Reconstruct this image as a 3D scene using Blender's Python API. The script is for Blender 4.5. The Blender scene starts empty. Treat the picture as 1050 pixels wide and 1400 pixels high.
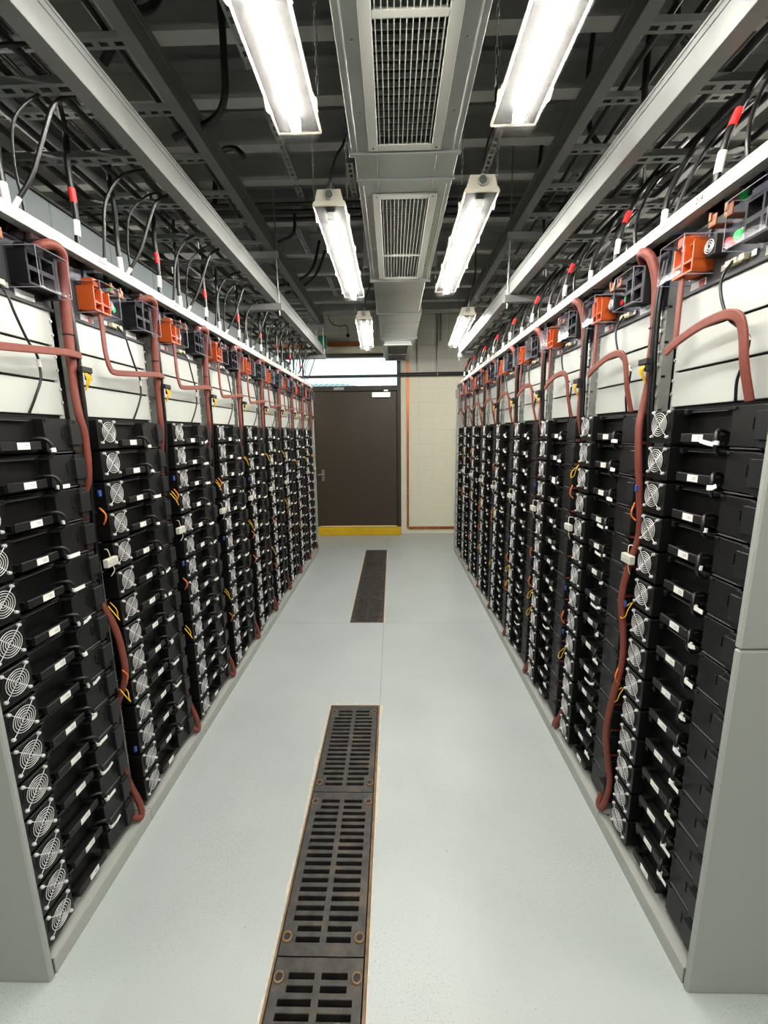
import bpy, math, random
from mathutils import Vector, Matrix
random.seed(7)
scene = bpy.context.scene
col = scene.collection

# ------------------------------------------------------------------ camera, world, exposure
F_PX, PITCH, YAW, ROLL, CAM_Z = 574.8, 0.1843, -0.0220, -0.0121, 1.55
fwd = Vector((math.sin(YAW) * math.cos(PITCH), math.cos(YAW) * math.cos(PITCH), -math.sin(PITCH)))
rgt = Vector((math.cos(YAW), -math.sin(YAW), 0))
upv = rgt.cross(fwd)
cr = rgt * math.cos(ROLL) + upv * math.sin(ROLL)
cu = -rgt * math.sin(ROLL) + upv * math.cos(ROLL)
cam_data = bpy.data.cameras.new('camera')
cam_data.sensor_fit = 'HORIZONTAL'
cam_data.sensor_width = 36.0
cam_data.lens = F_PX / 1050 * 36.0
cam_data.clip_start = 0.02
cam = bpy.data.objects.new('camera', cam_data)
col.objects.link(cam)
M = Matrix.Identity(4)
for i, v in enumerate((cr, cu, -fwd)):
    M[0][i], M[1][i], M[2][i] = v
M[0][3], M[1][3], M[2][3] = 0, 0, CAM_Z
cam.matrix_world = M
scene.camera = cam

world = bpy.data.worlds.new('overcast_sky')
scene.world = world
world.use_nodes = True
wb = world.node_tree.nodes['Background']
wb.inputs[0].default_value = (0.86, 0.93, 1.0, 1)
wb.inputs[1].default_value = 2.2

TUBE_POWER = 138.0
vs = scene.view_settings
vs.view_transform = 'Standard'
vs.look = 'None'
vs.gamma = 1.0
vs.use_curve_mapping = False
vs.exposure = 0.0
scene.cycles.use_denoising = True
scene.cycles.max_bounces = 8
scene.cycles.transparent_max_bounces = 12
scene.cycles.sample_clamp_indirect = 10.0
scene.cycles.caustics_reflective = False
scene.cycles.caustics_refractive = False

# ------------------------------------------------------------------ materials
MATS = {}


def lin(c):
    return tuple((v / 12.92 if v <= 0.04045 else ((v + 0.055) / 1.055) ** 2.4) for v in (x / 255 for x in c))


def mat(name, rgb, rough=0.5, metal=0.0, vary=0.0, scale=20.0, bump=0.0, bscale=200.0, spec=0.5, rvary=0.0, stretch=None):
    if name in MATS:
        return MATS[name]
    m = bpy.data.materials.new(name)
    m.use_nodes = True
    nt = m.node_tree
    p = nt.nodes['Principled BSDF']
    c = lin(rgb)
    p.inputs['Base Color'].default_value = (*c, 1)
    p.inputs['Roughness'].default_value = rough
    p.inputs['Metallic'].default_value = metal
    p.inputs['Specular IOR Level'].default_value = spec
    if vary or bump or rvary:
        tc = nt.nodes.new('ShaderNodeTexCoord')
        src = tc.outputs['Object']
        if stretch:
            mp = nt.nodes.new('ShaderNodeMapping')
            mp.inputs['Scale'].default_value = stretch
            nt.links.new(src, mp.inputs['Vector'])
            src = mp.outputs['Vector']
        if vary or rvary:
            n = nt.nodes.new('ShaderNodeTexNoise')
            n.inputs['Scale'].default_value = scale
            n.inputs['Detail'].default_value = 6
            nt.links.new(src, n.inputs['Vector'])
            if vary:
                r = nt.nodes.new('ShaderNodeValToRGB')
                r.color_ramp.elements[0].position = 0.3
                r.color_ramp.elements[1].position = 0.7
                r.color_ramp.elements[0].color = (*[x * (1 - vary) for x in c], 1)
                r.color_ramp.elements[1].color = (*[min(1, x * (1 + vary)) for x in c], 1)
                nt.links.new(n.outputs['Fac'], r.inputs['Fac'])
                nt.links.new(r.outputs['Color'], p.inputs['Base Color'])
            if rvary:
                mr = nt.nodes.new('ShaderNodeMapRange')
                mr.inputs['To Min'].default_value = max(0.02, rough - rvary)
                mr.inputs['To Max'].default_value = min(1, rough + rvary)
                nt.links.new(n.outputs['Fac'], mr.inputs['Value'])
                nt.links.new(mr.outputs['Result'], p.inputs['Roughness'])
        if bump:
            n2 = nt.nodes.new('ShaderNodeTexNoise')
            n2.inputs['Scale'].default_value = bscale
            nt.links.new(src, n2.inputs['Vector'])
            b = nt.nodes.new('ShaderNodeBump')
            b.inputs['Strength'].default_value = bump
            b.inputs['Distance'].default_value = 0.002
            nt.links.new(n2.outputs['Fac'], b.inputs['Height'])
            nt.links.new(b.outputs['Normal'], p.inputs['Normal'])
    MATS[name] = m
    return m


def emit(name, rgb, strength):
    m = bpy.data.materials.new(name)
    m.use_nodes = True
    p = m.node_tree.nodes['Principled BSDF']
    p.inputs['Base Color'].default_value = (*lin(rgb), 1)
    p.inputs['Emission Color'].default_value = (*lin(rgb), 1)
    p.inputs['Emission Strength'].default_value = strength
    MATS[name] = m
    return m


def clear(name, rgb, fac=0.16, rough=0.05, body=0.0):
    """thin clear sheet: transparent, glossy by facing, and a little diffuse body"""
    m = bpy.data.materials.new(name)
    m.use_nodes = True
    nt = m.node_tree
    nt.nodes.remove(nt.nodes['Principled BSDF'])
    out = nt.nodes['Material Output']
    tr = nt.nodes.new('ShaderNodeBsdfTransparent')
    tr.inputs[0].default_value = (*lin(rgb), 1)
    gl = nt.nodes.new('ShaderNodeBsdfGlossy')
    gl.inputs['Roughness'].default_value = rough
    gl.inputs['Color'].default_value = (1, 1, 1, 1)
    lw = nt.nodes.new('ShaderNodeLayerWeight')
    lw.inputs['Blend'].default_value = fac
    mx = nt.nodes.new('ShaderNodeMixShader')
    nt.links.new(lw.outputs['Fresnel'], mx.inputs[0])
    nt.links.new(tr.outputs[0], mx.inputs[1])
    nt.links.new(gl.outputs[0], mx.inputs[2])
    last = mx.outputs[0]
    if body:
        df = nt.nodes.new('ShaderNodeBsdfDiffuse')
        df.inputs[0].default_value = (0.75, 0.74, 0.8, 1)
        m2 = nt.nodes.new('ShaderNodeMixShader')
        m2.inputs[0].default_value = body
        nt.links.new(last, m2.inputs[1])
        nt.links.new(df.outputs[0], m2.inputs[2])
        last = m2.outputs[0]
    nt.links.new(last, out.inputs['Surface'])
    MATS[name] = m
    return m


def lens_material():
    m = bpy.data.materials.new('prismatic_lens')
    m.use_nodes = True
    nt = m.node_tree
    nt.nodes.remove(nt.nodes['Principled BSDF'])
    out = nt.nodes['Material Output']
    tc = nt.nodes.new('ShaderNodeTexCoord')
    vo = nt.nodes.new('ShaderNodeTexVoronoi')
    vo.inputs['Scale'].default_value = 160
    nt.links.new(tc.outputs['Object'], vo.inputs['Vector'])
    bp = nt.nodes.new('ShaderNodeBump')
    bp.inputs['Strength'].default_value = 0.6
    bp.inputs['Distance'].default_value = 0.003
    nt.links.new(vo.outputs['Distance'], bp.inputs['Height'])
    tr = nt.nodes.new('ShaderNodeBsdfTransparent')
    tl = nt.nodes.new('ShaderNodeBsdfTranslucent')
    tl.inputs[0].default_value = (0.92, 0.92, 0.92, 1)
    gl = nt.nodes.new('ShaderNodeBsdfGlossy')
    gl.inputs['Roughness'].default_value = 0.2
    nt.links.new(bp.outputs[0], gl.inputs['Normal'])
    nt.links.new(bp.outputs[0], tl.inputs['Normal'])
    a = nt.nodes.new('ShaderNodeMixShader')
    a.inputs[0].default_value = 0.12
    nt.links.new(tl.outputs[0], a.inputs[1])
    nt.links.new(gl.outputs[0], a.inputs[2])
    mp = nt.nodes.new('ShaderNodeMapRange')
    mp.inputs['From Max'].default_value = 0.6
    mp.inputs['To Min'].default_value = 0.003
    mp.inputs['To Max'].default_value = 0.018
    nt.links.new(vo.outputs['Distance'], mp.inputs['Value'])
    b = nt.nodes.new('ShaderNodeMixShader')
    nt.links.new(mp.outputs[0], b.inputs[0])
    nt.links.new(tr.outputs[0], b.inputs[1])
    nt.links.new(a.outputs[0], b.inputs[2])
    nt.links.new(b.outputs[0], out.inputs['Surface'])
    MATS['lens'] = m
    return m


def sticker_material():
    """white sticker with small grey print lines on its right half"""
    m = bpy.data.materials.new('printed_sticker')
    m.use_nodes = True
    nt = m.node_tree
    p = nt.nodes['Principled BSDF']
    p.inputs['Roughness'].default_value = 0.45
    tc = nt.nodes.new('ShaderNodeTexCoord')
    sp = nt.nodes.new('ShaderNodeSeparateXYZ')
    nt.links.new(tc.outputs['Generated'], sp.inputs[0])

    def band(sock, lo, hi):
        a = nt.nodes.new('ShaderNodeMath')
        a.operation = 'GREATER_THAN'
        a.inputs[1].default_value = lo
        nt.links.new(sock, a.inputs[0])
        b = nt.nodes.new('ShaderNodeMath')
        b.operation = 'LESS_THAN'
        b.inputs[1].default_value = hi
        nt.links.new(sock, b.inputs[0])
        c = nt.nodes.new('ShaderNodeMath')
        c.operation = 'MULTIPLY'
        nt.links.new(a.outputs[0], c.inputs[0])
        nt.links.new(b.outputs[0], c.inputs[1])
        return c.outputs[0]

    def op(kind, a, b):
        c = nt.nodes.new('ShaderNodeMath')
        c.operation = kind
        nt.links.new(a, c.inputs[0])
        nt.links.new(b, c.inputs[1])
        return c.outputs[0]
    rows = op('MAXIMUM', band(sp.outputs[2], 0.30, 0.40), band(sp.outputs[2], 0.55, 0.68))
    nz = nt.nodes.new('ShaderNodeTexNoise')
    nz.inputs['Scale'].default_value = 900
    nt.links.new(tc.outputs['Object'], nz.inputs['Vector'])
    fac = op('MULTIPLY', op('MULTIPLY', rows, band(sp.outputs[0], 0.5, 0.88)), nz.outputs['Fac'])
    mx = nt.nodes.new('ShaderNodeMix')
    mx.data_type = 'RGBA'
    mx.inputs[6].default_value = (*lin((236, 236, 232)), 1)
    mx.inputs[7].default_value = (0.0, 0.0, 0.0, 1)
    nt.links.new(fac, mx.inputs[0])
    nt.links.new(mx.outputs[2], p.inputs['Base Color'])
    MATS['sticker'] = m
    return m


def floor_material():
    m = mat('epoxy_floor', (180, 188, 188), 0.34, vary=0.05, scale=2.5, rvary=0.1)
    nt = m.node_tree
    p = nt.nodes['Principled BSDF']
    base = p.inputs['Base Color'].links[0].from_socket
    tc = nt.nodes.new('ShaderNodeTexCoord')
    n = nt.nodes.new('ShaderNodeTexNoise')
    n.inputs['Scale'].default_value = 190
    n.inputs['Detail'].default_value = 2
    nt.links.new(tc.outputs['Object'], n.inputs['Vector'])
    big = nt.nodes.new('ShaderNodeTexNoise')
    big.inputs['Scale'].default_value = 1.8
    nt.links.new(tc.outputs['Object'], big.inputs['Vector'])
    ad = nt.nodes.new('ShaderNodeMath')
    ad.operation = 'MULTIPLY_ADD'
    ad.inputs[1].default_value = 0.35
    nt.links.new(big.outputs['Fac'], ad.inputs[0])
    nt.links.new(n.outputs['Fac'], ad.inputs[2])
    r = nt.nodes.new('ShaderNodeValToRGB')
    r.color_ramp.elements[0].position = 0.76
    r.color_ramp.elements[1].position = 0.92
    r.color_ramp.elements[0].color = (0, 0, 0, 1)
    r.color_ramp.elements[1].color = (0.55, 0.55, 0.55, 1)
    nt.links.new(ad.outputs[0], r.inputs[0])
    n3 = nt.nodes.new('ShaderNodeTexVoronoi')
    n3.inputs['Scale'].default_value = 7
    nt.links.new(tc.outputs['Object'], n3.inputs['Vector'])
    r3 = nt.nodes.new('ShaderNodeValToRGB')
    r3.color_ramp.elements[0].position = 0.012
    r3.color_ramp.elements[1].position = 0.03
    r3.color_ramp.elements[0].color = (0.7, 0.7, 0.7, 1)
    r3.color_ramp.elements[1].color = (0, 0, 0, 1)
    nt.links.new(n3.outputs['Distance'], r3.inputs[0])
    mxx = nt.nodes.new('ShaderNodeMath')
    mxx.operation = 'MAXIMUM'
    nt.links.new(r.outputs[0], mxx.inputs[0])
    nt.links.new(r3.outputs[0], mxx.inputs[1])
    mx = nt.nodes.new('ShaderNodeMix')
    mx.data_type = 'RGBA'
    nt.links.new(mxx.outputs[0], mx.inputs[0])
    nt.links.new(base, mx.inputs[6])
    mx.inputs[7].default_value = (*lin((128, 132, 128)), 1)
    nt.links.new(mx.outputs[2], p.inputs['Base Color'])
    return m


def rust_material():
    m = mat('cast_iron', (66, 65, 63), 0.5, metal=0.45, vary=0.35, scale=30, bump=0.5, bscale=260)
    nt = m.node_tree
    p = nt.nodes['Principled BSDF']
    base = p.inputs['Base Color'].links[0].from_socket
    tc = nt.nodes.new('ShaderNodeTexCoord')
    n = nt.nodes.new('ShaderNodeTexNoise')
    n.inputs['Scale'].default_value = 9
    n.inputs['Detail'].default_value = 5
    nt.links.new(tc.outputs['Object'], n.inputs['Vector'])
    r = nt.nodes.new('ShaderNodeValToRGB')
    r.color_ramp.elements[0].position = 0.53
    r.color_ramp.elements[1].position = 0.75
    r.color_ramp.elements[0].color = (0, 0, 0, 1)
    r.color_ramp.elements[1].color = (0.75, 0.75, 0.75, 1)
    nt.links.new(n.outputs['Fac'], r.inputs[0])
    mx = nt.nodes.new('ShaderNodeMix')
    mx.data_type = 'RGBA'
    nt.links.new(r.outputs[0], mx.inputs[0])
    nt.links.new(base, mx.inputs[6])
    mx.inputs[7].default_value = (*lin((108, 92, 74)), 1)
    nt.links.new(mx.outputs[2], p.inputs['Base Color'])
    return m


mat('black_plastic', (14, 14, 15), 0.4, spec=0.35, vary=0.12, scale=60, bump=0.08, bscale=900)
mat('black_plate', (18, 18, 19), 0.48, spec=0.4, bump=0.08, bscale=900)
mat('black_cover', (25, 26, 28), 0.48, spec=0.4)
mat('deep_black', (10, 10, 11), 0.6)
mat('chrome', (240, 240, 242), 0.33, metal=0.45)
mat('screw_steel', (222, 222, 218), 0.35, metal=0.6)
mat('edge_steel_glint', (120, 122, 124), 0.35, metal=0.5)  # support rail steel, also the painted highlight on folded edges
mat('rack_paint', (168, 171, 166), 0.5, spec=0.3)
mat('white_panel', (184, 188, 183), 0.25)
mat('end_panel', (158, 162, 158), 0.5, bump=0.05, bscale=700)
mat('galvanised', (150, 152, 152), 0.38, metal=0.85, vary=0.14, scale=14, rvary=0.1)
mat('duct_metal', (168, 172, 170), 0.36, metal=0.75, vary=0.1, scale=5, rvary=0.1)
mat('tray_metal', (116, 118, 117), 0.42, metal=0.5, vary=0.1, scale=9, rvary=0.1)
mat('strut_metal', (176, 176, 170), 0.4, metal=0.7)
mat('beam_steel', (166, 167, 165), 0.45, metal=0.3, vary=0.12, scale=4)
mat('roof_deck', (140, 142, 143), 0.6, metal=0.0, vary=0.12, scale=3)
mat('grille_grey', (168, 170, 164), 0.5)
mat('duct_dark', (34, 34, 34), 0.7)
mat('terracotta_sleeve', (118, 57, 46), 0.55, bump=0.25, bscale=500, vary=0.1, scale=90)
mat('black_cable', (14, 14, 15), 0.36)
mat('grey_cable', (44, 44, 46), 0.35)
mat('orange_plastic', (206, 92, 34), 0.4)
mat('copper', (190, 112, 66), 0.35, metal=0.9, vary=0.2, scale=6)
mat('copper_tab', (128, 84, 60), 0.45, metal=0.6)
mat('white_tag', (238, 238, 234), 0.5)
mat('red_tape', (214, 38, 40), 0.5)
mat('red_print', (196, 60, 50), 0.5)
mat('dark_print', (40, 40, 40), 0.5)
mat('yellow_wire', (224, 178, 30), 0.5)
mat('blue_plastic', (48, 76, 150), 0.45)
mat('orange_wire', (214, 110, 40), 0.5)
mat('light_grey_plastic', (196, 196, 186), 0.5)
mat('cream_plastic', (222, 214, 180), 0.5)
mat('unit_face', (52, 54, 55), 0.45)
mat('fixture_body', (196, 192, 176), 0.5)
mat('reflector_white', (240, 240, 238), 0.5)
mat('gear_tray_grey', (32, 32, 32), 0.7, spec=0.1)
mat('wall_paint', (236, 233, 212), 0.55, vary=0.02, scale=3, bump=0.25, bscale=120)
mat('upper_wall_tone', (182, 181, 172), 0.55, vary=0.02, scale=3, bump=0.2, bscale=120)  # greyer tone for the wall blocks above the black pipe
mat('mortar_paint', (228, 225, 205), 0.65)
mat('grey_wall', (186, 186, 178), 0.6)
mat('door_brown', (64, 54, 43), 0.42, vary=0.04, scale=5, stretch=(1, 1, 0.15))
mat('frame_brown', (52, 46, 41), 0.45)
mat('sill_yellow', (226, 184, 20), 0.5, vary=0.06, scale=8)
mat('black_pipe', (30, 30, 31), 0.4)
mat('satin_steel', (190, 192, 194), 0.3, metal=0.9)
mat('teal_roof', (96, 156, 162), 0.5)
mat('pale_siding', (205, 205, 200), 0.7)
mat('grey_asphalt', (150, 150, 148), 0.8)
mat('trunk_grey', (88, 96, 99), 0.45)
mat('concrete_chip', (206, 200, 184), 0.8, vary=0.15, scale=60, bump=0.6, bscale=90)
mat('rust_edge', (128, 104, 78), 0.75, vary=0.3, scale=40)
mat('pit_dark', (38, 34, 30), 0.9)
mat('joint_dark', (120, 122, 120), 0.9)
mat('exit_green', (26, 120, 92), 0.4)
mat('exit_white', (226, 236, 236), 0.4)
clear('clear_plastic', (248, 248, 252), 0.05, 0.07, body=0.0)
clear('clear_edge_glint', (236, 234, 246), 0.3, 0.1, body=0.35)  # whitish body colour stands in for highlights on clear cover edges
clear('window_glass', (236, 244, 242), 0.1, 0.02)
lens_material()
sticker_material()
floor_material()
rust_material()
emit('tube_glow', (255, 250, 240), TUBE_POWER)
emit('green_led', (40, 226, 84), 0.55)
emit('red_led', (206, 34, 50), 0.12)


# ------------------------------------------------------------------ mesh builder
class MB:
    def __init__(s):
        s.v, s.f, s.sm = [], [], []

    def add(s, vs_, fs, smooth=False):
        o = len(s.v)
        s.v += [tuple(p) for p in vs_]
        s.f += [tuple(i + o for i in f) for f in fs]
        s.sm += [smooth] * len(fs)
        return s

    def box(s, x0, x1, y0, y1, z0, z1, c=0.0):
        x0, x1 = min(x0, x1), max(x0, x1)
        y0, y1 = min(y0, y1), max(y0, y1)
        z0, z1 = min(z0, z1), max(z0, z1)
        if c <= 0:
            v = [(x, y, z) for x in (x0, x1) for y in (y0, y1) for z in (z0, z1)]
            f = [(0, 1, 3, 2), (4, 6, 7, 5), (0, 4, 5, 1), (2, 3, 7, 6), (0, 2, 6, 4), (1, 5, 7, 3)]
            return s.add(v, f)
        c = min(c, (x1 - x0) * .49, (y1 - y0) * .49, (z1 - z0) * .49)
        lo, hi = (x0, y0, z0), (x1, y1, z1)
        v, idx = [], {}
        for sx in (0, 1):
            for sy in (0, 1):
                for sz in (0, 1):
                    sg = (sx, sy, sz)
                    for ax in range(3):
                        p = []
                        for k in range(3):
                            e = hi[k] if sg[k] else lo[k]
                            if k != ax:
                                e += -c if sg[k] else c
                            p.append(e)
                        idx[(sg, ax)] = len(v)
                        v.append(tuple(p))
        cx = Vector(((x0 + x1) / 2, (y0 + y1) / 2, (z0 + z1) / 2))
        f = []

        def face(ids):
            a, b, d = Vector(v[ids[0]]), Vector(v[ids[1]]), Vector(v[ids[2]])
            n = (b - a).cross(d - a)
            ctr = sum((Vector(v[i]) for i in ids), Vector()) / len(ids)
            f.append(tuple(ids) if n.dot(ctr - cx) > 0 else tuple(reversed(ids)))
        for ax in range(3):
            o1, o2 = [k for k in range(3) if k != ax]
            for sd in (0, 1):
                ids = []
                for a, b in ((0, 0), (1, 0), (1, 1), (0, 1)):
                    sg = [0, 0, 0]
                    sg[ax], sg[o1], sg[o2] = sd, a, b
                    ids.append(idx[(tuple(sg), ax)])
                face(ids)
            for a in (0, 1):
                for b in (0, 1):
                    sg0, sg1 = [0, 0, 0], [0, 0, 0]
                    sg0[o1] = sg1[o1] = a
                    sg0[o2] = sg1[o2] = b
                    sg0[ax], sg1[ax] = 0, 1
                    sg0, sg1 = tuple(sg0), tuple(sg1)
                    face([idx[(sg0, o1)], idx[(sg1, o1)], idx[(sg1, o2)], idx[(sg0, o2)]])
        for sg in [(a, b, d) for a in (0, 1) for b in (0, 1) for d in (0, 1)]:
            face([idx[(sg, 0)], idx[(sg, 1)], idx[(sg, 2)]])
        return s.add(v, f)

    def tube(s, pts, r, n=8, cap=True, closed=False, flat=None):
        """flat=(w,t): elliptical section is not used; r may be a list"""
        P = [Vector(p) for p in pts]
        k = len(P)
        rr = r if isinstance(r, (list, tuple)) else [r] * k
        v = []
        ref = None
        for i in range(k):
            if closed:
                t = P[(i + 1) % k] - P[i - 1]
            else:
                t = P[min(i + 1, k - 1)] - P[max(i - 1, 0)]
            if t.length < 1e-9:
                t = Vector((0, 0, 1))
            t.normalize()
            if ref is None:
                ref = t.orthogonal().normalized()
            else:
                ref = (ref - t * ref.dot(t))
                ref = ref.normalized() if ref.length > 1e-6 else t.orthogonal().normalized()
            b = t.cross(ref)
            for j in range(n):
                a = 2 * math.pi * j / n
                v.append(P[i] + (ref * math.cos(a) + b * math.sin(a)) * rr[i])
        f = []
        for i in range(k if closed else k - 1):
            for j in range(n):
                a, b2 = i * n + j, i * n + (j + 1) % n
                c, d = ((i + 1) % k) * n + (j + 1) % n, ((i + 1) % k) * n + j
                f.append((a, b2, c, d))
        s.add(v, f, True)
        if cap and not closed:
            s.add([v[j] for j in range(n)], [tuple(reversed(range(n)))])
            s.add([v[(k - 1) * n + j] for j in range(n)], [tuple(range(n))])
        return s

    def ring(s, c, axis, R, r, seg=24, n=5):
        ax = Vector(axis).normalized()
        a = ax.orthogonal().normalized()
        b = ax.cross(a)
        pts = [Vector(c) + (a * math.cos(2 * math.pi * i / seg) + b * math.sin(2 * math.pi * i / seg)) * R for i in range(seg)]
        return s.tube(pts, r, n, closed=True)

    def disc(s, c, axis, R, h, seg=16):
        ax = Vector(axis).normalized()
        return s.tube([Vector(c), Vector(c) + ax * h], R, seg)

    def ribbon(s, pts, w, t, axis=1):
        """flat strap; pts (x,y,z); broad side faces `axis` direction"""
        P = [Vector(p) for p in pts]
        k = len(P)
        d = Vector((0, 0, 0))
        d[axis] = 1
        v = []
        for i in range(k):
            tg = (P[min(i + 1, k - 1)] - P[max(i - 1, 0)])
            tg = tg - d * tg.dot(d)
            tg = tg.normalized() if tg.length > 1e-6 else Vector((0, 0, -1))
            n = tg.cross(d)
            for a, b in ((-.5, -.3), (-.36, -.5), (.36, -.5), (.5, -.3), (.5, .3), (.36, .5), (-.36, .5), (-.5, .3)):
                v.append(P[i] + n * w * a + d * t * b)
        f = []
        for i in range(k - 1):
            for j in range(8):
                a, b2 = i * 8 + j, i * 8 + (j + 1) % 8
                f.append((a, a + 8, b2 + 8, b2))
        f.append(tuple(range(8)))
        f.append(tuple(reversed(range((k - 1) * 8, k * 8))))
        return s.add(v, f)

    def prism(s, prof, axis, a0, a1):
        """profile of 2D points extruded along axis: axis y -> (x,z); axis x -> (y,z); axis z -> (x,y)"""
        n = len(prof)

        def mk(p, a):
            return {'y': (p[0], a, p[1]), 'x': (a, p[0], p[1]), 'z': (p[0], p[1], a)}[axis]
        v = [mk(p, a0) for p in prof] + [mk(p, a1) for p in prof]
        f = [(i, (i + 1) % n, (i + 1) % n + n, i + n) for i in range(n)]
        f += [tuple(reversed(range(n))), tuple(range(n, 2 * n))]
        return s.add(v, f)

    def mesh(s, name, material):
        me = bpy.data.meshes.new(name)
        me.from_pydata(s.v, [], s.f)
        me.materials.append(MATS[material])
        if any(s.sm):
            me.polygons.foreach_set('use_smooth', s.sm)
        me.update()
        import bmesh
        bm = bmesh.new()
        bm.from_mesh(me)
        bmesh.ops.recalc_face_normals(bm, faces=bm.faces)
        bm.to_mesh(me)
        bm.free()
        return me


def smooth_path(pts, n=6):
    """Catmull-Rom through the points"""
    P = [Vector(p) for p in pts]
    P = [P[0] * 2 - P[1]] + P + [P[-1] * 2 - P[-2]]
    out = []
    for i in range(1, len(P) - 2):
        for k in range(n):
            t = k / n
            a, b, c, d = P[i - 1], P[i], P[i + 1], P[i + 2]
            out.append(0.5 * ((2 * b) + (c - a) * t + (2 * a - 5 * b + 4 * c - d) * t * t + (3 * b - a - 3 * c + d) * t ** 3))
    out.append(P[-2])
    return out


def obj(name, mesh, parent=None, loc=None, rot=None):
    o = bpy.data.objects.new(name, mesh)
    col.objects.link(o)
    if parent is not None:
        o.parent = parent
    if loc is not None:
        o.location = loc
    if rot is not None:
        o.rotation_euler = rot
    return o


def thing(name, label, cat, loc=(0, 0, 0), rz=0.0, group=None, mesh=None, kind=None):
    o = bpy.data.objects.new(name, mesh)
    col.objects.link(o)
    o.location = loc
    o.rotation_euler = (0, 0, rz)
    o['label'] = label
    o['category'] = cat
    if group:
        o['group'] = group
    if kind:
        o['kind'] = kind
    return o


def struct(name, mesh, loc=None):
    o = obj(name, mesh, None, loc)
    o['kind'] = 'structure'
    return o


ORD = ['first', 'second', 'third', 'fourth', 'fifth', 'sixth', 'seventh', 'eighth', 'ninth', 'tenth', 'eleventh', 'twelfth',
       'thirteenth', 'fourteenth']
ROWS = ['door-side', 'copper-side']

# ------------------------------------------------------------------ dimensions
XL, XR = -1.0, 0.81          # front planes of the two rack rows
Y0, PITCH_R, NR = 0.95, 0.5, 9
MODW, NM, MODP, MODTOP = 0.43, 14, 0.1095, 1.612
YEND = Y0 + NR * PITCH_R     # 5.45
WALL_Y = 6.44
CEIL = 3.42

# ------------------------------------------------------------------ floor with trench
GX0, GX1 = -0.362, -0.097
TR = [(-0.19, 2.185), (3.280, 5.508)]
JX, JY = -0.086, 3.2775
fl = MB().box(-2.6, 2.5, -3.0, 6.7, -0.30, -0.25).mesh('subfloor', 'joint_dark')
floor = struct('floor', fl)
g = 0.0012
# strips beside and between the trenches (left of the joint, right of the joint)
for (x0, x1) in ((-2.6, GX0 - 0.008), (JX + g, 2.5)):
    for (y0, y1) in ((-3.0, JY - g), (JY + g, 6.7)):
        obj('slab', MB().box(x0, x1, y0, y1, -0.2, 0).mesh('slab', 'epoxy_floor'), floor)
for (y0, y1) in ((-3.0, TR[0][0] - .008), (TR[0][1] + .008, JY - g), (TR[1][1] + .008, 6.7)):
    obj('slab', MB().box(GX0 - .008, JX - g, y0, y1, -0.2, 0).mesh('slab', 'epoxy_floor'), floor)
obj('joint_filler', MB().box(-2.6, 2.5, JY - .004, JY + .004, -.1, -.0012).box(JX - .004, JX + .004, TR[0][1] + .01, JY, -.1, -.0012)
    .box(JX - .004, JX + .004, TR[1][1] + .01, WALL_Y, -.1, -.0012).mesh('joint_filler', 'joint_dark'), floor)
for (y0, y1) in TR:
    pit = MB().box(GX0 - .008, GX1 + .011, y0 - .008, y1 + .008, -.25, -.2)
    for (a, b) in ((GX0 - .012, GX0 - .0075), (GX1 + .0105, GX1 + .013)):
        pit.box(a, b, y0 - .008, y1 + .008, -.24, -.004)
    obj('trench_pit', pit.mesh('trench_pit', 'pit_dark'), floor)
    fr = MB()
    fr.box(GX0 - .008, GX0 - .002, y0 - .008, y1 + .008, -.06, -.001)
    fr.box(GX1 + .002, GX1 + .0105, y0 - .008, y1 + .008, -.06, -.001)
    fr.box(GX0 - .008, GX1 + .01, y0 - .008, y0 - .002, -.06, -.0015)
    fr.box(GX0 - .008, GX1 + .01, y1 + .002, y1 + .008, -.06, -.0015)
    obj('trench_frame', fr.mesh('trench_frame', 'rust_edge'), floor)
    # ragged bare concrete along the trench lip
    rnd = random.Random(int(y1 * 100))
    for sd in (-1, 1):
        mb = MB()
        base = GX0 - .009 if sd < 0 else GX1 + .012
        n = int((y1 - y0) / .02)
        v, f = [], []
        wob = 0.006
        for i in range(n + 1):
            y = y0 - .008 + (y1 - y0 + .016) * i / n
            wob = max(.003, min(.020 if sd < 0 else .016, wob + rnd.uniform(-.005, .005)))
            v += [(base, y, .0012), (base + sd * wob, y, .0006)]
            if i:
                f.append((2 * i - 2, 2 * i - 1, 2 * i + 1, 2 * i))
        mb.add(v, f)
        obj('chipped_edge', mb.mesh('chipped_edge', 'concrete_chip'), floor)
    mb = MB()
    v, f = [], []
    for i in range(15):
        x = GX0 - .012 + (GX1 - GX0 + .026) * i / 14
        v += [(x, y1 + .009, .0012), (x, y1 + .009 + rnd.uniform(.004, .016), .0006)]
        if i:
            f.append((2 * i - 2, 2 * i - 1, 2 * i + 1, 2 * i))
    obj('chipped_edge', mb.add(v, f).mesh('chipped_edge', 'concrete_chip'), floor)


def grate_mesh(L):
    mb = MB()
    W = GX1 - GX0 - .004
    t = -.03
    xs = [(0, .026), (W / 2 - .010, W / 2 + .010), (W - .026, W)]
    for a, b in xs:
        mb.box(a, b, 0.002, L - .002, t, -.001)
    n = 18
    ps = (L - .06) / n
    mb.box(.01, W - .01, .002, .03, t, -.0014)
    mb.box(.01, W - .01, L - .03, L - .002, t, -.0014)
    for i in range(n + 1):
        y = .03 + i * ps
        mb.box(.02, W - .02, max(.002, y - .0075), min(L - .002, y + .0075), t, -.0018, .0015)
    for a, b in ((.026, .044), (W - .044, W - .026)):
        for y0_, y1_ in ((.03, .03 + 2 * ps), (L - .03 - 2 * ps, L - .03)):
            mb.box(a, b, y0_, y1_, t, -.0016)
    return mb.mesh('grate', 'cast_iron')


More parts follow.
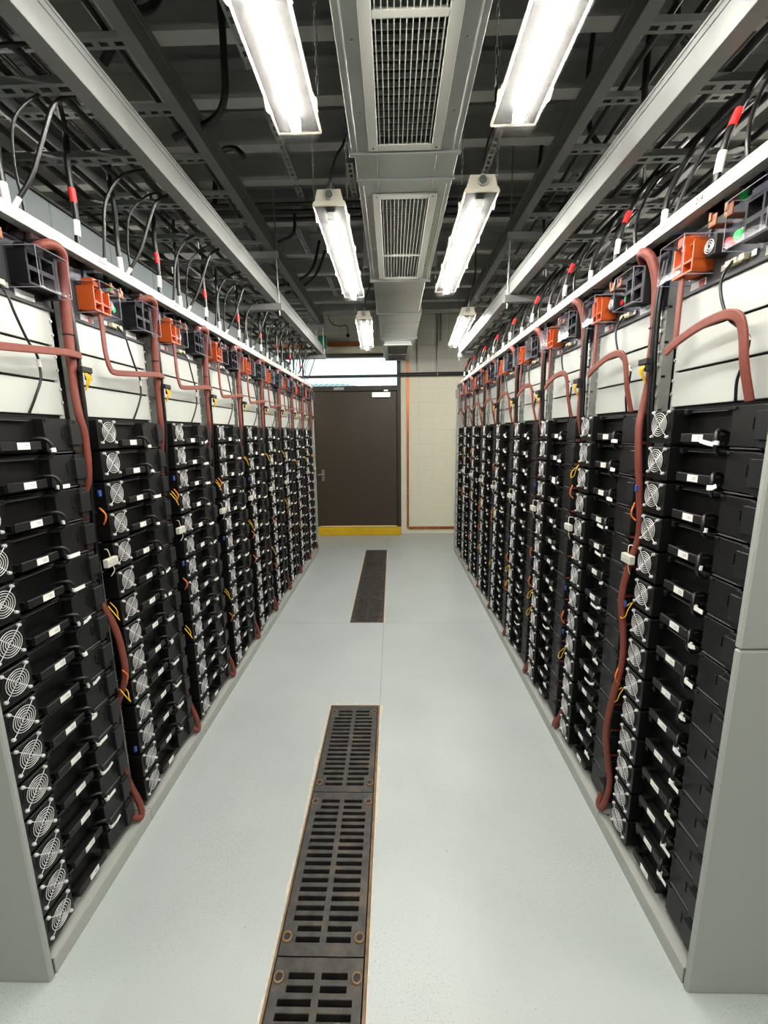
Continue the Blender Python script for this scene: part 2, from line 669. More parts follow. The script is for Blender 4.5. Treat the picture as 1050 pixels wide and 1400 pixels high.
def lug_mesh():
    mb = MB()
    mb.ring((0, 0, 0.0005), (0, 0, 1), .013, .0035, 14, 5)
    return mb.mesh('lug', 'rust_edge')


def lugbolt_mesh():
    return MB().disc((0, 0, -.002), (0, 0, 1), .009, .003, 12).mesh('bolt', 'deep_black')


lugm, lugb = lug_mesh(), lugbolt_mesh()
near_names = ['slotted iron grate nearest the camera in the floor trench', 'second slotted iron grate of the trench, worn dark',
              'third slotted iron grate, where the front trench ends', 'slotted iron grate under the lower picture edge']
gi = 0
for (y0, y1), nG, fmt in ((TR[0], 4, None), (TR[1], 4, 'far')):
    L = (y1 - y0) / nG
    gm = grate_mesh(L)
    for k in range(nG):
        if fmt:
            lab = '%s iron grate of the far floor trench, counted from the cross joint' % ORD[k]
        else:
            lab = ['dark slotted iron grate out under the picture edge, front trench',
                   'slotted iron grate cut by the lower picture edge, front trench',
                   'worn slotted iron grate in the middle of the front trench',
                   'dusty slotted iron grate at the far end of the front trench'][k]
        t = thing('floor_grate', lab, 'grate', (GX0 + .002, y0 + k * L, 0), 0, 'cast iron drain grates', gm)
        W = GX1 - GX0 - .004
        for px in (.017, W - .017):
            for py in (.05, L - .05):
                lo = obj('bolt_lug', lugm, t, (px, py, 0))
                obj('bolt', lugb, lo)

# ------------------------------------------------------------------ walls
BH, BW = 0.2, 0.4
HOLE = (-1.95, 0.125, 0.0, 2.70)          # door and transom opening
wb_ = MB()
wb_.box(-2.6, HOLE[0], WALL_Y + .004, WALL_Y + .2, 0, CEIL + .05)
wb_.box(HOLE[1], 2.5, WALL_Y + .004, WALL_Y + .2, 0, CEIL + .05)
wb_.box(HOLE[0], HOLE[1], WALL_Y + .004, WALL_Y + .2, HOLE[3], CEIL + .05)
wall_back = struct('wall_back', wb_.mesh('wall_back', 'mortar_paint'))
bcache = {}


def block(x0, x1, z0, z1):
    w, h = round(x1 - x0, 3), round(z1 - z0, 3)
    if w < .03 or h < .03:
        return
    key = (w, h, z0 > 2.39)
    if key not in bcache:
        bcache[key] = MB().box(.0022, w - .0022, -.0, .03, .0022, h - .0022, .002).mesh('block', 'upper_wall_tone' if key[2] else 'wall_paint')
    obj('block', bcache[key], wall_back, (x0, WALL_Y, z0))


row = 0
z = 0.0
while z < 3.4:
    z1 = min(z + BH, 3.42)
    off = (row % 2) * BW / 2
    x = -2.6 - off
    while x < 2.5:
        a, b = max(x, -2.6), min(x + BW, 2.5)
        segs = [(a, b)]
        if z < HOLE[3] - .01:
            segs = []
            if a < HOLE[0]:
                segs.append((a, min(b, HOLE[0])))
            if b > HOLE[1]:
                segs.append((max(a, HOLE[1]), b))
        for (p, q_) in segs:
            if q_ > -1.6 and p < 1.6:
                block(p, q_, z, z1)
        x += BW
    z += BH
    row += 1
struct('wall_left', MB().box(-2.75, -2.6, -3, WALL_Y + .2, 0, CEIL + .05).mesh('wall_left', 'grey_wall'))
struct('wall_right', MB().box(2.5, 2.65, -3, WALL_Y + .2, 0, CEIL + .05).mesh('wall_right', 'grey_wall'))
struct('wall_front', MB().box(-2.75, 2.65, -3.15, -3, 0, CEIL + .05).mesh('wall_front', 'grey_wall'))

# ceiling: corrugated deck with purlins
prof = []
yy = -3.0
per = 0.34
up, dn = CEIL + .06, CEIL - .02
while yy < WALL_Y + .2:
    prof += [(yy, dn), (yy + .14, dn), (yy + .19, up), (yy + .29, up)]
    yy += per
prof.append((yy, dn))
top = [(yy, CEIL + .12), (-3.0, CEIL + .12)]
mb = MB()
v, f = [], []
for p in prof:
    v += [(-2.75, p[0], p[1]), (2.65, p[0], p[1])]
for i in range(len(prof) - 1):
    f.append((2 * i, 2 * i + 1, 2 * i + 3, 2 * i + 2))
mb.add(v, f)
mb.box(-2.75, 2.65, -3.15, 6.7, CEIL + .07, CEIL + .15)
ceiling = struct('ceiling', mb.mesh('ceiling', 'roof_deck'))
purl = MB()
h = .16
purl.box(-2.7, 2.6, -.035, .035, 0, .006)
purl.box(-2.7, 2.6, .029, .035, .006, h)
purl.box(-2.7, 2.6, -.035, .035, h, h + .006)
purl.box(-2.7, 2.6, -.035, -.031, .006, .022)
purlm = purl.mesh('roof_beam', 'beam_steel')
for y in (-1.6, -.6, .35, 1.05, 1.72, 2.08, 2.44, 2.78, 3.12, 3.68, 4.28, 4.76, 5.22, 5.72):
    obj('roof_beam', purlm, ceiling, (0, y, 3.19))
big = MB()
big.box(-2.7, 2.6, 6.02, 6.2, 3.17, 3.185).box(-2.7, 2.6, 6.10, 6.115, 3.185, 3.4).box(-2.7, 2.6, 6.02, 6.2, 3.39, 3.402)
obj('roof_beam', big.mesh('roof_beam_deep', 'beam_steel'), ceiling)

# door, frame, transom
door = struct('door_1', None)
leaf = obj('door_leaf', MB().box(-1.17, .065, WALL_Y - .01, WALL_Y + .035, .135, 2.165, .002).mesh('door_leaf', 'door_brown'), door)
fr = MB()
fr.box(.072, .125, WALL_Y - .03, WALL_Y + .12, .12, 2.70, .003)
fr.box(-1.25, -1.178, WALL_Y - .03, WALL_Y + .12, .12, 2.25, .003)
fr.box(-1.178, .072, WALL_Y - .03, WALL_Y + .12, 2.172, 2.245, .003)
fr.box(.05, .075, WALL_Y + .036, WALL_Y + .1, .12, 2.245).box(-1.2, -1.15, WALL_Y + .036, WALL_Y + .1, .12, 2.245).box(-1.2, .07, WALL_Y + .036, WALL_Y + .1, 2.15, 2.245)
obj('door_frame', fr.mesh('door_frame', 'frame_brown'), door)
obj('door_closer_arm', MB().box(-.30, -.025, WALL_Y - .06, WALL_Y - .011, 2.075, 2.15, .004).mesh('closer', 'satin_steel'), door)
obj('closer_track', MB().box(-.12, -.06, WALL_Y - .05, WALL_Y - .03, 2.16, 2.185, .002).mesh('track', 'satin_steel'), door)
obj('header_plate', MB().box(-.86, -.71, WALL_Y - .034, WALL_Y - .0305, 2.19, 2.228).mesh('plate', 'satin_steel'), door)
hd = MB()
hd.box(-1.09, -1.045, WALL_Y - .018, WALL_Y - .0105, .84, 1.02, .003)
hnd = obj('handle_plate', hd.mesh('handle_plate', 'satin_steel'), door)
obj('lever', MB().tube([(-1.068, WALL_Y - .02, .95), (-1.068, WALL_Y - .07, .95), (-1.14, WALL_Y - .075, .945)], .011, 10)
    .mesh('lever', 'satin_steel'), hnd)
mb = MB().box(-.5, .062, WALL_Y - .016, WALL_Y - .0105, 2.03, 2.0305)
win = struct('window_1', None)
wf = MB()
wf.box(HOLE[0], .072, WALL_Y - .03, WALL_Y + .1, 2.655, 2.70, .003)
wf.box(HOLE[0], HOLE[0] + .05, WALL_Y - .03, WALL_Y + .1, 2.25, 2.655, .003)
wf.box(HOLE[0], -1.25, WALL_Y - .03, WALL_Y + .1, 2.17, 2.245, .003)
obj('window_frame', wf.mesh('window_frame', 'frame_brown'), win)
obj('glazing_bar', MB().box(HOLE[0] + .05, .072, WALL_Y - .0, WALL_Y + .05, 2.368, 2.405, .002).mesh('glazing_bar', 'frame_brown'), win)
for z0, z1 in ((2.247, 2.368), (2.405, 2.655)):
    obj('pane', MB().box(HOLE[0] + .05, .072, WALL_Y + .02, WALL_Y + .026, z0, z1).mesh('pane', 'window_glass'), win)
struct('wall_infill', MB().box(HOLE[0], -1.25, WALL_Y, WALL_Y + .1, 0, 2.17).mesh('wall_infill', 'mortar_paint'))
sill = thing('door_sill', 'yellow painted raised sill under the brown door', 'sill', (0, 0, 0), 0, None,
             MB().box(-1.25, .12, WALL_Y - .10, WALL_Y + .1, 0, .122, .006).mesh('door_sill', 'sill_yellow'))

# copper ground strip
cp = thing('copper_ground_strip', 'flat copper grounding strip running down and along the block wall', 'copper strip')
obj('vertical_strip', MB().box(.214, .246, WALL_Y - .014, WALL_Y - .008, .085, 2.62).mesh('vertical_strip', 'copper'), cp)
obj('floor_strip', MB().box(.246, 1.15, WALL_Y - .014, WALL_Y - .008, .072, .115).mesh('floor_strip', 'copper'), cp)
bm_ = MB().disc((0, 0, 0), (0, -1, 0), .008, .006, 10).mesh('bolt', 'satin_steel')
for z in (.1, .5, .72, 1.33, 1.40, 2.35):
    obj('bolt', bm_, cp, (.23, WALL_Y - .0135, z))
for x in (.5, .72, .95):
    obj('bolt', bm_, cp, (x, WALL_Y - .0135, .094))
for z in (.4, 1.38, 2.2):
    obj('standoff', MB().box(.22, .24, WALL_Y - .0085, WALL_Y + .003, z, z + .03).mesh('standoff', 'light_grey_plastic'), cp)
cs = thing('copper_busbar', 'brown copper busbar on the wall above the transom window', 'busbar', (0, 0, 0), 0, None,
           MB().box(-1.6, -.36, WALL_Y - .02, WALL_Y - .0, 2.80, 2.86).mesh('busbar', 'copper'))

# black pipe on the wall and little conduits
bp = thing('wall_pipe', 'horizontal black pipe across the block wall beside the transom', 'pipe')
obj('pipe_run', MB().tube([(.1, WALL_Y - .05, 2.39), (2.4, WALL_Y - .05, 2.40)], .028, 12).mesh('pipe_run', 'black_pipe'), bp)
obj('pipe_clamp', MB().ring((.66, WALL_Y - .05, 2.392), (1, 0, 0), .03, .006, 14, 6).box(.652, .668, WALL_Y - .02, WALL_Y - .002, 2.36, 2.42)
    .mesh('clamp', 'satin_steel'), bp)
for x, z0, lab in ((.66, 2.43, 'thin conduit dropping to the clamp of the black wall pipe'),
                   (.37, 2.44, 'conduit down the wall just beside the duct end'), (.71, 2.86, 'short conduit high on the block wall')):
    thing('wall_conduit', lab, 'conduit', (0, 0, 0), 0, 'wall conduits', MB().tube([(x, WALL_Y - .012, z0), (x, WALL_Y - .012, 3.38)], .010, 8)
          .mesh('wall_conduit', 'galvanised'))

# neighbouring building seen through the transom
bld = thing('building', 'neighbouring building with a teal metal roof outside the transom window', 'building')
obj('siding', MB().box(-16, 0, 30, 44, -2, 4.4).mesh('siding', 'pale_siding'), bld)
rf = MB()
rf.add([(-16.5, 29.5, 4.4), (.0, 29.5, 4.4), (.0, 44.5, 4.4), (-16.5, 44.5, 4.4), (-12, 37, 5.75), (-4.2, 37, 5.75)],
       [(0, 1, 5, 4), (1, 2, 5), (2, 3, 4, 5), (3, 0, 4)])
roof = obj('roof', rf.mesh('roof', 'teal_roof'), bld)
sm_ = MB()
for i in range(36):
    x = -16.3 + i * .45
    k = 1.0 if -12 < x < -4.2 else ((x + 16.5) / 4.5 if x < -12 else (0 - x) / 4.2)
    k = max(.02, min(1, k))
    sm_.tube([(x, 29.5, 4.43), (x, 29.5 + 7.5 * k, 4.43 + 1.35 * k)], .045, 4)
obj('roof_seam', sm_.mesh('roof_seam', 'pale_siding'), bld)['kind'] = 'stuff'
struct('ground', MB().box(-40, 40, 6.75, 90, -.4, -.05).mesh('ground', 'grey_asphalt'))

# exit sign
ex = thing('exit_sign', 'green exit sign with running figure above the door', 'exit sign', (-1.02, 6.15, 2.70))
obj('sign_case', MB().box(-.16, .12, 0, .03, -.0, .20, .004).mesh('sign_case', 'light_grey_plastic'), ex)
obj('green_field', MB().box(-.005, .115, -.003, .0, .006, .194).mesh('green_field', 'exit_green'), ex)
obj('white_field', MB().box(-.155, -.005, -.003, .0, .006, .194).mesh('white_field', 'exit_white'), ex)
obj('hanger_stem', MB().tube([(-.02, .015, .19), (-.02, .015, .72)], .008, 8).mesh('hanger_stem', 'light_grey_plastic'), ex)
pic = MB()
for pts, r in (([(-.09, -.005, .11), (-.075, -.005, .15)], .012), ([(-.09, -.005, .11), (-.055, -.005, .08), (-.06, -.005, .035)], .008),
               ([(-.09, -.005, .11), (-.105, -.005, .075), (-.135, -.005, .07)], .008), ([(-.075, -.005, .148), (-.045, -.005, .125), (-.03, -.005, .14)], .006),
               ([(-.075, -.005, .148), (-.11, -.005, .145), (-.12, -.005, .12)], .006)):
    pic.tube(pts, r, 6)
pic.disc((-.066, -.009, .175), (0, 1, 0), .013, .006, 12)
obj('running_figure', pic.mesh('running_figure', 'exit_green'), ex)
thing('ceiling_sensor', 'small dark sensor on a curled cable beside the exit sign', 'sensor', (-.62, 6.3, 2.9), 0, None,
      MB().disc((0, 0, 0), (0, 0, 1), .025, .04, 14).tube(smooth_path([(0, 0, .04), (0, 0, .12), (-.03, 0, .16), (-.12, 0, .15), (-.25, 0, .22), (-.3, 0, .5)]), .006, 6)
      .mesh('sensor', 'black_cable'))

# ------------------------------------------------------------------ rack parts (shared meshes; local x=u along row, y=depth, z up)
CELL = PITCH_R


def rack_meshes(u0):
    """u0 = local offset of the module within the rack cell"""
    R = {}
    pm = MB()
    pm.box(-.002, .02, .066, .10, .05, 2.12)
    R['post'] = pm.mesh('post', 'rack_paint')
    pr = MB()
    pr.box(-.002, .02, .50, .55, .05, 2.12)
    R['rear_post'] = pr.mesh('rear_post', 'rack_paint')
    nut = MB()
    nut.box(.003, .014, .061, .0665, -.006, .006, .001)
    nut.disc((.0085, .0665, 0), (0, -1, 0), .0042, .010, 8)
    R['nut'] = nut.mesh('cage_nut', 'screw_steel')
    bt = MB()
    bt.box(.001, CELL - .001, 0, .006, 0, .05, .001)
    bt.box(.001, CELL - .001, 0, .075, .05, .056, .001)
    bt.box(.001, CELL - .001, .006, .014, .008, .014)
    bt.box(.001, CELL - .001, .069, .075, .02, .05)
    R['tray'] = bt.mesh('base_tray', 'rack_paint')
    dv = MB()
    dv.box(-.012, .012, .012, .09, .056, .060)
    R['divider'] = dv.mesh('tray_divider', 'rack_paint')
    R['hole'] = MB().disc((0, 0, 0), (0, 0, 1), .0045, .0006, 8).mesh('bolt_hole', 'deep_black')
    rf_ = MB()
    rf_.box(.0, CELL, .004, .60, 2.148, 2.154)
    R['roof'] = rf_.mesh('roof_panel', 'rack_paint')
    lp = MB()
    lp.box(.0005, CELL - .0005, -.002, .004, 2.122, 2.158, .001)
    lp.box(.0005, CELL - .0005, .004, .03, 2.122, 2.126)
    R['lip'] = lp.mesh('roof_lip', 'rack_paint')
    R['back'] = MB().box(0, CELL, .60, .604, 0.0, 2.154).mesh('back_panel', 'end_panel')
    pn = MB()
    pn.box(.014, MODW - .014, .058, .064, 0, .1, .0015)
    R['panel'] = pn.mesh('blank_panel', 'white_panel')
    R['grommet'] = MB().tube([(0, 0, 0), (0, 0, -.012)], .026, 16).mesh('grommet', 'deep_black')
    R['bar'] = MB().box(-.002, MODW + .002, .055, .07, 0, .010, .001).mesh('cross_bar', 'black_plate')
    st = MB().box(0, .05, -.0032, -.0022, 2.13, 2.151)
    R['sticker'] = st.mesh('lip_sticker', 'white_tag')
    pr_ = MB()
    for k in range(6):
        pr_.box(.006 + k * .0066, .0105 + k * .0066, -.0036, -.0031, 2.136, 2.145)
    R['print'] = pr_.mesh('sticker_print', 'red_print')
    return R


RM = rack_meshes(0)


def module_meshes():
    m = {}
    H = MODP - .004
    b = MB()
    # body with recess; z=0 at module top, going down
    b.box(0, MODW, .062, .50, -H, -.002)
    # fan box
    b.box(.0, .102, .012, .062, -H + .004, -.003, .0015)
    # folded edges beside the recess
    b.box(.102, .275, .046, .062, -.014, -.006, .001)
    b.box(.102, .275, .05, .062, -H + .002, -H + .010, .001)
    b.box(.118, .132, .03, .062, -.020, -.004, .002)
    m['housing'] = b.mesh('housing', 'black_plastic')
    fan = MB()
    cx, cz = .050, -.045
    fan.tube([(cx, .013, cz), (cx, .0095, cz)], .0125, 16)
    for i in range(7):
        a = 2 * math.pi * i / 7
        ca, sa = math.cos(a), math.sin(a)
        ca2, sa2 = math.cos(a + .55), math.sin(a + .55)
        fan.add([(cx + .012 * ca, .0115, cz + .012 * sa), (cx + .037 * ca, .0112, cz + .037 * sa), (cx + .037 * ca2, .0098, cz + .037 * sa2),
                 (cx + .012 * ca2, .0100, cz + .012 * sa2)], [(0, 1, 2, 3)])
    fan.ring((cx, .0115, cz), (0, 1, 0), .0395, .0016, 28, 4)
    m['fan'] = fan.mesh('fan', 'deep_black')
    gd = MB()
    for Rr in (.0085, .0150, .0215, .0280, .0345):
        gd.ring((cx, .005 + (.0345 - Rr) * -.03, cz), (0, 1, 0), Rr, .00095, 28, 5)
    e = .0365
    for sx, sz in ((1, 1), (1, -1)):
        gd.tube([(cx - sx * e, .008, cz - sz * e), (cx - sx * .026, .0066, cz - sz * .026), (cx + sx * .026, .0066, cz + sz * .026),
                 (cx + sx * e, .008, cz + sz * e)], .0011, 5)
    for sx in (-1, 1):
        for sz in (-1, 1):
            gd.disc((cx + sx * e, .012, cz + sz * e), (0, -1, 0), .0048, .006, 10)
            gd.disc((cx + sx * e, .006, cz + sz * e), (0, -1, 0), .0030, .0025, 8)
    m['guard'] = gd.mesh('fan_guard', 'chrome')
    hd = MB()
    hd.box(.135, .265, .018, .026, -.096, -.072, .0015)
    hd.box(.135, .145, .026, .062, -.096, -.076, .001)
    hd.box(.255, .265, .026, .062, -.096, -.076, .001)
    hd.box(.130, .270, .040, .062, -.100, -.094, .001)
    for x in (.15, .25):
        hd.disc((x, .018, -.084), (0, -1, 0), .003, .0008, 8)
    m['handle'] = hd.mesh('handle', 'black_plate')
    m['label'] = MB().box(.184, .224, .0168, .0180, -.0935, -.0745).mesh('label_sticker', 'sticker')
    pl = MB()
    pl.box(.298, .398, .030, .062, -.103, -.006, .0015)
    pl.box(.362, .366, .0275, .031, -.066, -.034, .0006)
    pl.box(.362, .374, .0275, .031, -.066, -.062, .0006)
    pl.box(.372, .375, .0275, .031, -.062, -.040, .0006)
    pl.box(.30, .312, .0255, .031, -.014, -.006, .001)
    m['plate'] = pl.mesh('connector_plate', 'black_plate')
    ec = MB()
    ec.box(.384, .428, .016, .062, -.086, -.020, .0015)
    ec.box(.392, .420, .022, .062, -.104, -.086, .001)
    ec.box(.392, .420, .024, .062, -.020, -.008, .001)
    m['cover'] = ec.mesh('end_cover', 'black_cover')
    m['rail'] = MB().box(.305, .396, .0285, .034, -.1085, -.1062).mesh('support_rail', 'edge_steel_glint')
    m['edge_hl'] = MB().box(.135, .262, .0440, .0465, -.0140, -.0128).mesh('edge_highlight', 'edge_steel_glint')  # pale strip painting a highlight along the black folded edge
    m['stub'] = MB().box(.404, .424, .026, .06, -.108, -.098, .001).mesh('busbar_stub', 'terracotta_sleeve')
    for k in range(3):
        d = (0, .004, -.004)[k]
        cb = MB().tube(smooth_path([(.262, .055, -.072), (.268, .034 + d, -.064), (.279, .014 + d, -.066), (.288, .005 + d, -.084),
                                    (.289, .005 + d, -.106), (.284, .018, -.122), (.276, .045, -.126)], 5), .0052, 8)
        m['cable%d' % k] = cb.mesh('signal_cable', 'black_cable')
    tg = MB().tube([(.2885, .0060, -.090), (.2900, .0045, -.102)], .0072, 10).box(.288, .326, .000, .0012, -.1025, -.0905)
    m['tag0'] = tg.mesh('cable_tag', 'white_tag')
    tg = MB().tube([(.2885, .0060, -.092), (.2895, .0045, -.104)], .0072, 10)
    m['tag1'] = tg.mesh('cable_tag', 'white_tag')
    tg = MB().tube([(.2885, .0060, -.091), (.2900, .0045, -.103)], .0072, 10).ribbon([(.288, -.001, -.098), (.306, -.004, -.096), (.324, -.006, -.088)], .011, .001)
    m['tag2'] = tg.mesh('cable_tag', 'white_tag')
    tg = MB().tube([(.2885, .0060, -.091), (.2900, .0045, -.101)], .0072, 10).ribbon([(.292, -.003, -.099), (.272, -.010, -.094), (.256, -.012, -.090)], .011, .001)
    m['tag3'] = tg.mesh('cable_tag', 'white_tag')
    return m


MM = module_meshes()


def unit_meshes():
    """control unit; z=0 at its lower edge"""
    m = {}
    b = MB()
    b.box(0, MODW, .055, .45, 0, .165, .001)
    b.box(-.002, MODW + .002, .050, .058, -.006, .004, .001)
    m['case'] = b.mesh('case', 'unit_face')
    o = MB()
    o.box(.050, .132, .04, .055, .036, .112)
    for x in (.050, .090, .128):
        o.box(x, x + .005, -.002, .042, .036, .112)
    for z in (.034, .060, .070, .108):
        o.box(.050, .133, -.002 if z < .07 else .012, .042, z, z + .005)
    o.box(.058, .085, .0, .042, .112, .138, .002)
    m['orange'] = o.mesh('orange_connector', 'orange_plastic')
    c = MB()

    def shell(u0, u1, d0, d1, z0, z1):
        t = .0018
        c.box(u0, u1, d0, d0 + t, z0, z1)
        c.box(u0, u0 + t, d0 + t, d1, z0, z1)
        c.box(u1 - t, u1, d0 + t, d1, z0, z1)
        c.box(u0, u1, d0 + t, d1, z1 - t, z1)
    shell(.038, .138, -.034, .054, .024, .122)
    shell(.045, .082, -.020, .054, .122, .160)
    m['oclear'] = c.mesh('clear_cover', 'clear_plastic')

    def rim(u0, u1, d0, d1, z0, z1):  # thin pale tubes that paint bright edge highlights onto a clear cover
        e = MB()
        r = .0011
        P = [(u0, d0, z0), (u1, d0, z0), (u1, d0, z1), (u0, d0, z1)]
        e.tube(P, r, 4, closed=True)
        for p in P[:2]:
            e.tube([p, (p[0], d1, p[2])], r, 4)
        for p in P[2:]:
            e.tube([p, (p[0], d1, p[2])], r, 4)
        return e.mesh('cover_edge_glint', 'clear_edge_glint')
    m['oglint'] = rim(.038, .138, -.034, .054, .024, .122)
    m['bglint'] = rim(.284, .400, -.034, .054, .022, .128)
    k = MB()
    k.box(.292, .392, .036, .055, .036, .126)
    for x in (.292, .338, .386):
        k.box(x, x + .006, .002, .038, .036, .122)
    for z in (.034, .072, .078, .116):
        k.box(.292, .392, .002, .038, z, z + .006)
    k.box(.300, .36, .004, .04, .122, .142, .002)
    k.box(.392, .404, .0, .055, .02, .13, .002)
    m['black'] = k.mesh('black_connector', 'deep_black')
    c = MB()
    shell(.284, .400, -.034, .054, .022, .128)
    shell(.292, .332, -.020, .054, .128, .162)
    m['bclear'] = c.mesh('clear_cover', 'clear_plastic')
    m['green'] = MB().tube([(.22, .056, .083), (.22, .042, .083)], [.0125, .0115], 16).mesh('green_button', 'green_led')
    m['red'] = MB().tube([(.193, .056, .078), (.193, .040, .078)], [.0105, .010], 14).mesh('red_button', 'red_led')
    m['collar'] = MB().ring((.22, .054, .083), (0, 1, 0), .0145, .0022, 16, 5).mesh('button_collar', 'screw_steel')
    s = MB()
    s.box(.150, .182, .018, .055, .055, .105, .003)
    m['socket'] = s.mesh('fan_socket', 'deep_black')
    s = MB()
    for r in (.006, .011, .016):
        s.ring((.163, .0165, .08), (0, 1, 0), r, .0012, 16, 4)
    m['socket_ring'] = s.mesh('socket_guard', 'chrome')
    s = MB()
    for x in (0.0,):
        s.box(x, x + .026, .01, .055, .122, .126, .001)
        s.box(x, x + .026, .01, .014, .126, .150, .001)
        s.box(x + .004, x + .011, .006, .014, .136, .156, .001)
    m['tab'] = s.mesh('copper_terminal', 'copper_tab')
    s = MB()
    s.box(0, .015, .038, .055, .016, .030, .001)
    m['plug'] = s.mesh('cream_plug', 'cream_plastic')
    s = MB().box(0, .016, .050, .055, .016, .031, .001)
    m['jack'] = s.mesh('network_jack', 'screw_steel')
    m['plate'] = MB().box(.300, .366, .0535, .055, -.0, .026).mesh('rating_sticker', 'sticker')
    m['warn'] = MB().box(.052, .112, .0535, .055, .002, .024).mesh('warning_sticker', 'white_tag')
    m['warnred'] = MB().box(.086, .108, .0530, .0536, .005, .022).mesh('sticker_print', 'red_print')
    return m


UM = unit_meshes()


def wire(mbuilder, pts, r, n=6, k=5):
    return mbuilder.tube(smooth_path(pts, k), r, n)


def cable_meshes():
    m = {}
    # looped main sleeve from the black connector, down the gap to the tray: left and right rows
    head = [(.350, .045, 2.066), (.362, .015, 2.092), (.384, -.006, 2.106), (.412, -.010, 2.100), (.432, .002, 2.072), (.442, .018, 2.0),
            (.444, .024, 1.9), (.442, .026, 1.8), (.436, .026, 1.70)]
    L_tail = [(.434, .020, 1.62), (.446, .020, 1.55), (.456, .034, 1.42), (.462, .075, 1.3), (.464, .08, 1.15), (.464, .07, 1.0), (.462, .024, .88), (.468, .010, .78), (.470, .012, .66),
              (.464, .06, .52), (.462, .07, .35), (.462, .05, .22), (.462, .018, .12), (.452, .008, .076), (.436, .010, .074), (.424, .03, .10)]
    R_tail = [(.436, .016, 1.62), (.448, .004, 1.56), (.458, .006, 1.46), (.460, .02, 1.34), (.464, .03, 1.2), (.458, .008, 1.08), (.450, .0, .96), (.456, .014, .84), (.458, .02, .72),
              (.456, .0, .58), (.446, -.008, .44), (.452, .002, .33), (.462, .016, .22), (.456, .010, .13), (.438, .006, .078), (.418, .006, .082), (.408, .022, .12)]
    hid = [(.436, .026, 1.62), (.448, .036, 1.55), (.458, .055, 1.44), (.464, .07, 1.2), (.464, .075, .8), (.464, .07, .4), (.464, .055, .24), (.462, .022, .13), (.452, .008, .078),
           (.436, .010, .074), (.424, .03, .10)]
    for nm, tail in (('L0', L_tail), ('R0', R_tail), ('L1', hid), ('R1', hid)):
        pts = smooth_path(head + tail, 5)
        k0 = len(head) * 5
        rad = [.0145 if i < k0 - 8 else .0115 for i in range(len(pts))]
        m['main' + nm] = MB().tube(pts, rad, 8).mesh('power_sleeve', 'terracotta_sleeve')
    m['mainshort'] = MB().tube(smooth_path([(u - .034 * min(1, max(0, (u - .35) / .06)), d, z) for u, d, z in head] + [(.398, .04, 1.66), (.392, .05, 1.625)], 5), .0115, 8).mesh('power_sleeve', 'terracotta_sleeve')
    m['tie'] = MB().ring((.4435, .0245, 1.87), (0, 0, 1), .0152, .0022, 14, 4).mesh('cable_tie', 'black_cable')
    m['tie2'] = MB().ring((.420, .008, 1.74), (0, 0, 1), .0145, .0022, 14, 4).mesh('cable_tie', 'black_cable')
    # flat strap from the orange connector
    sl = [(.092, .012, 1.985), (.091, .010, 1.93), (.088, .008, 1.86), (.090, .006, 1.82), (.100, .006, 1.792), (.122, .006, 1.780), (.20, .002, 1.786),
          (.30, .0, 1.797), (.40, .002, 1.808), (.456, .004, 1.808)]
    m['strapL'] = MB().ribbon(smooth_path(sl, 4), .021, .008).mesh('flat_strap', 'terracotta_sleeve')
    a = [(.078, .010, 1.985), (.080, .008, 1.93), (.084, .006, 1.86), (.084, .006, 1.79)]
    b = [(.058, -.002, 1.776), (.10, .0, 1.796), (.18, -.002, 1.816), (.24, -.002, 1.823), (.285, -.001, 1.822), (.315, .002, 1.806), (.328, .006, 1.77), (.336, .012, 1.70), (.344, .03, 1.615)]
    m['strapR'] = MB().ribbon(smooth_path(a, 4), .020, .007).ribbon(smooth_path(b, 4), .024, .008).mesh('flat_strap', 'terracotta_sleeve')
    m['thin'] = wire(MB(), [(.222, .04, 1.962), (.226, .015, 1.925), (.236, .01, 1.88), (.265, .012, 1.82), (.30, .02, 1.785), (.316, .03, 1.762),
                            (.314, .03, 1.72), (.292, .035, 1.67), (.276, .05, 1.618)], .0036).mesh('comm_cable', 'black_cable')
    m['thintag'] = MB().tube([(.309, .026, 1.775), (.3165, .03, 1.755)], .0055, 8).mesh('cable_tag', 'white_tag')
    # black harness in the gap between racks
    h_ = MB()
    for k, (du, dd) in enumerate(((0, 0), (.010, .004), (.004, .010))):
        wire(h_, [(.452 + du, .03 + dd, 2.06), (.456 + du, .016 + dd, 1.95), (.458 + du, .014 + dd, 1.82), (.460 + du, .018 + dd, 1.72),
                  (.462 + du, .02 + dd, 1.62), (.466 + du, .034 + dd, 1.45), (.464 + du, .05 + dd, 1.1), (.466 + du, .055 + dd, .6), (.464 + du, .06 + dd, .1)], .0055, 6, 3)
    m['harness'] = h_.mesh('harness_wires', 'black_cable')
    m['jst'] = MB().box(.434, .482, -.012, .004, 1.756, 1.774, .002).box(.462, .48, -.008, .006, 1.734, 1.756, .002).mesh('plug_block', 'deep_black')
    y = MB()
    for k in range(4):
        wire(y, [(.450 + .006 * k, -.004, 1.756), (.447 + .007 * k, -.012, 1.742), (.452 + .004 * k, -.008, 1.725), (.458, .004, 1.70)], .0019, 5, 4)
    m['yellow'] = y.mesh('yellow_wire', 'yellow_wire')
    # grey sensor box
    s = MB().box(.434, .492, -.008, .010, 1.100, 1.130, .002).box(.440, .486, -.0092, -.0075, 1.112, 1.118)
    m['box'] = s.mesh('box_case', 'light_grey_plastic')
    w = MB()
    wire(w, [(.47, .0, 1.098), (.474, .0, 1.08), (.468, .01, 1.06)], .0016, 5)
    wire(w, [(.462, .0, 1.132), (.458, .004, 1.16), (.466, .02, 1.16)], .0016, 5)
    m['boxwire'] = w.mesh('box_lead', 'cream_plastic')
    # loose small leads
    w = MB()
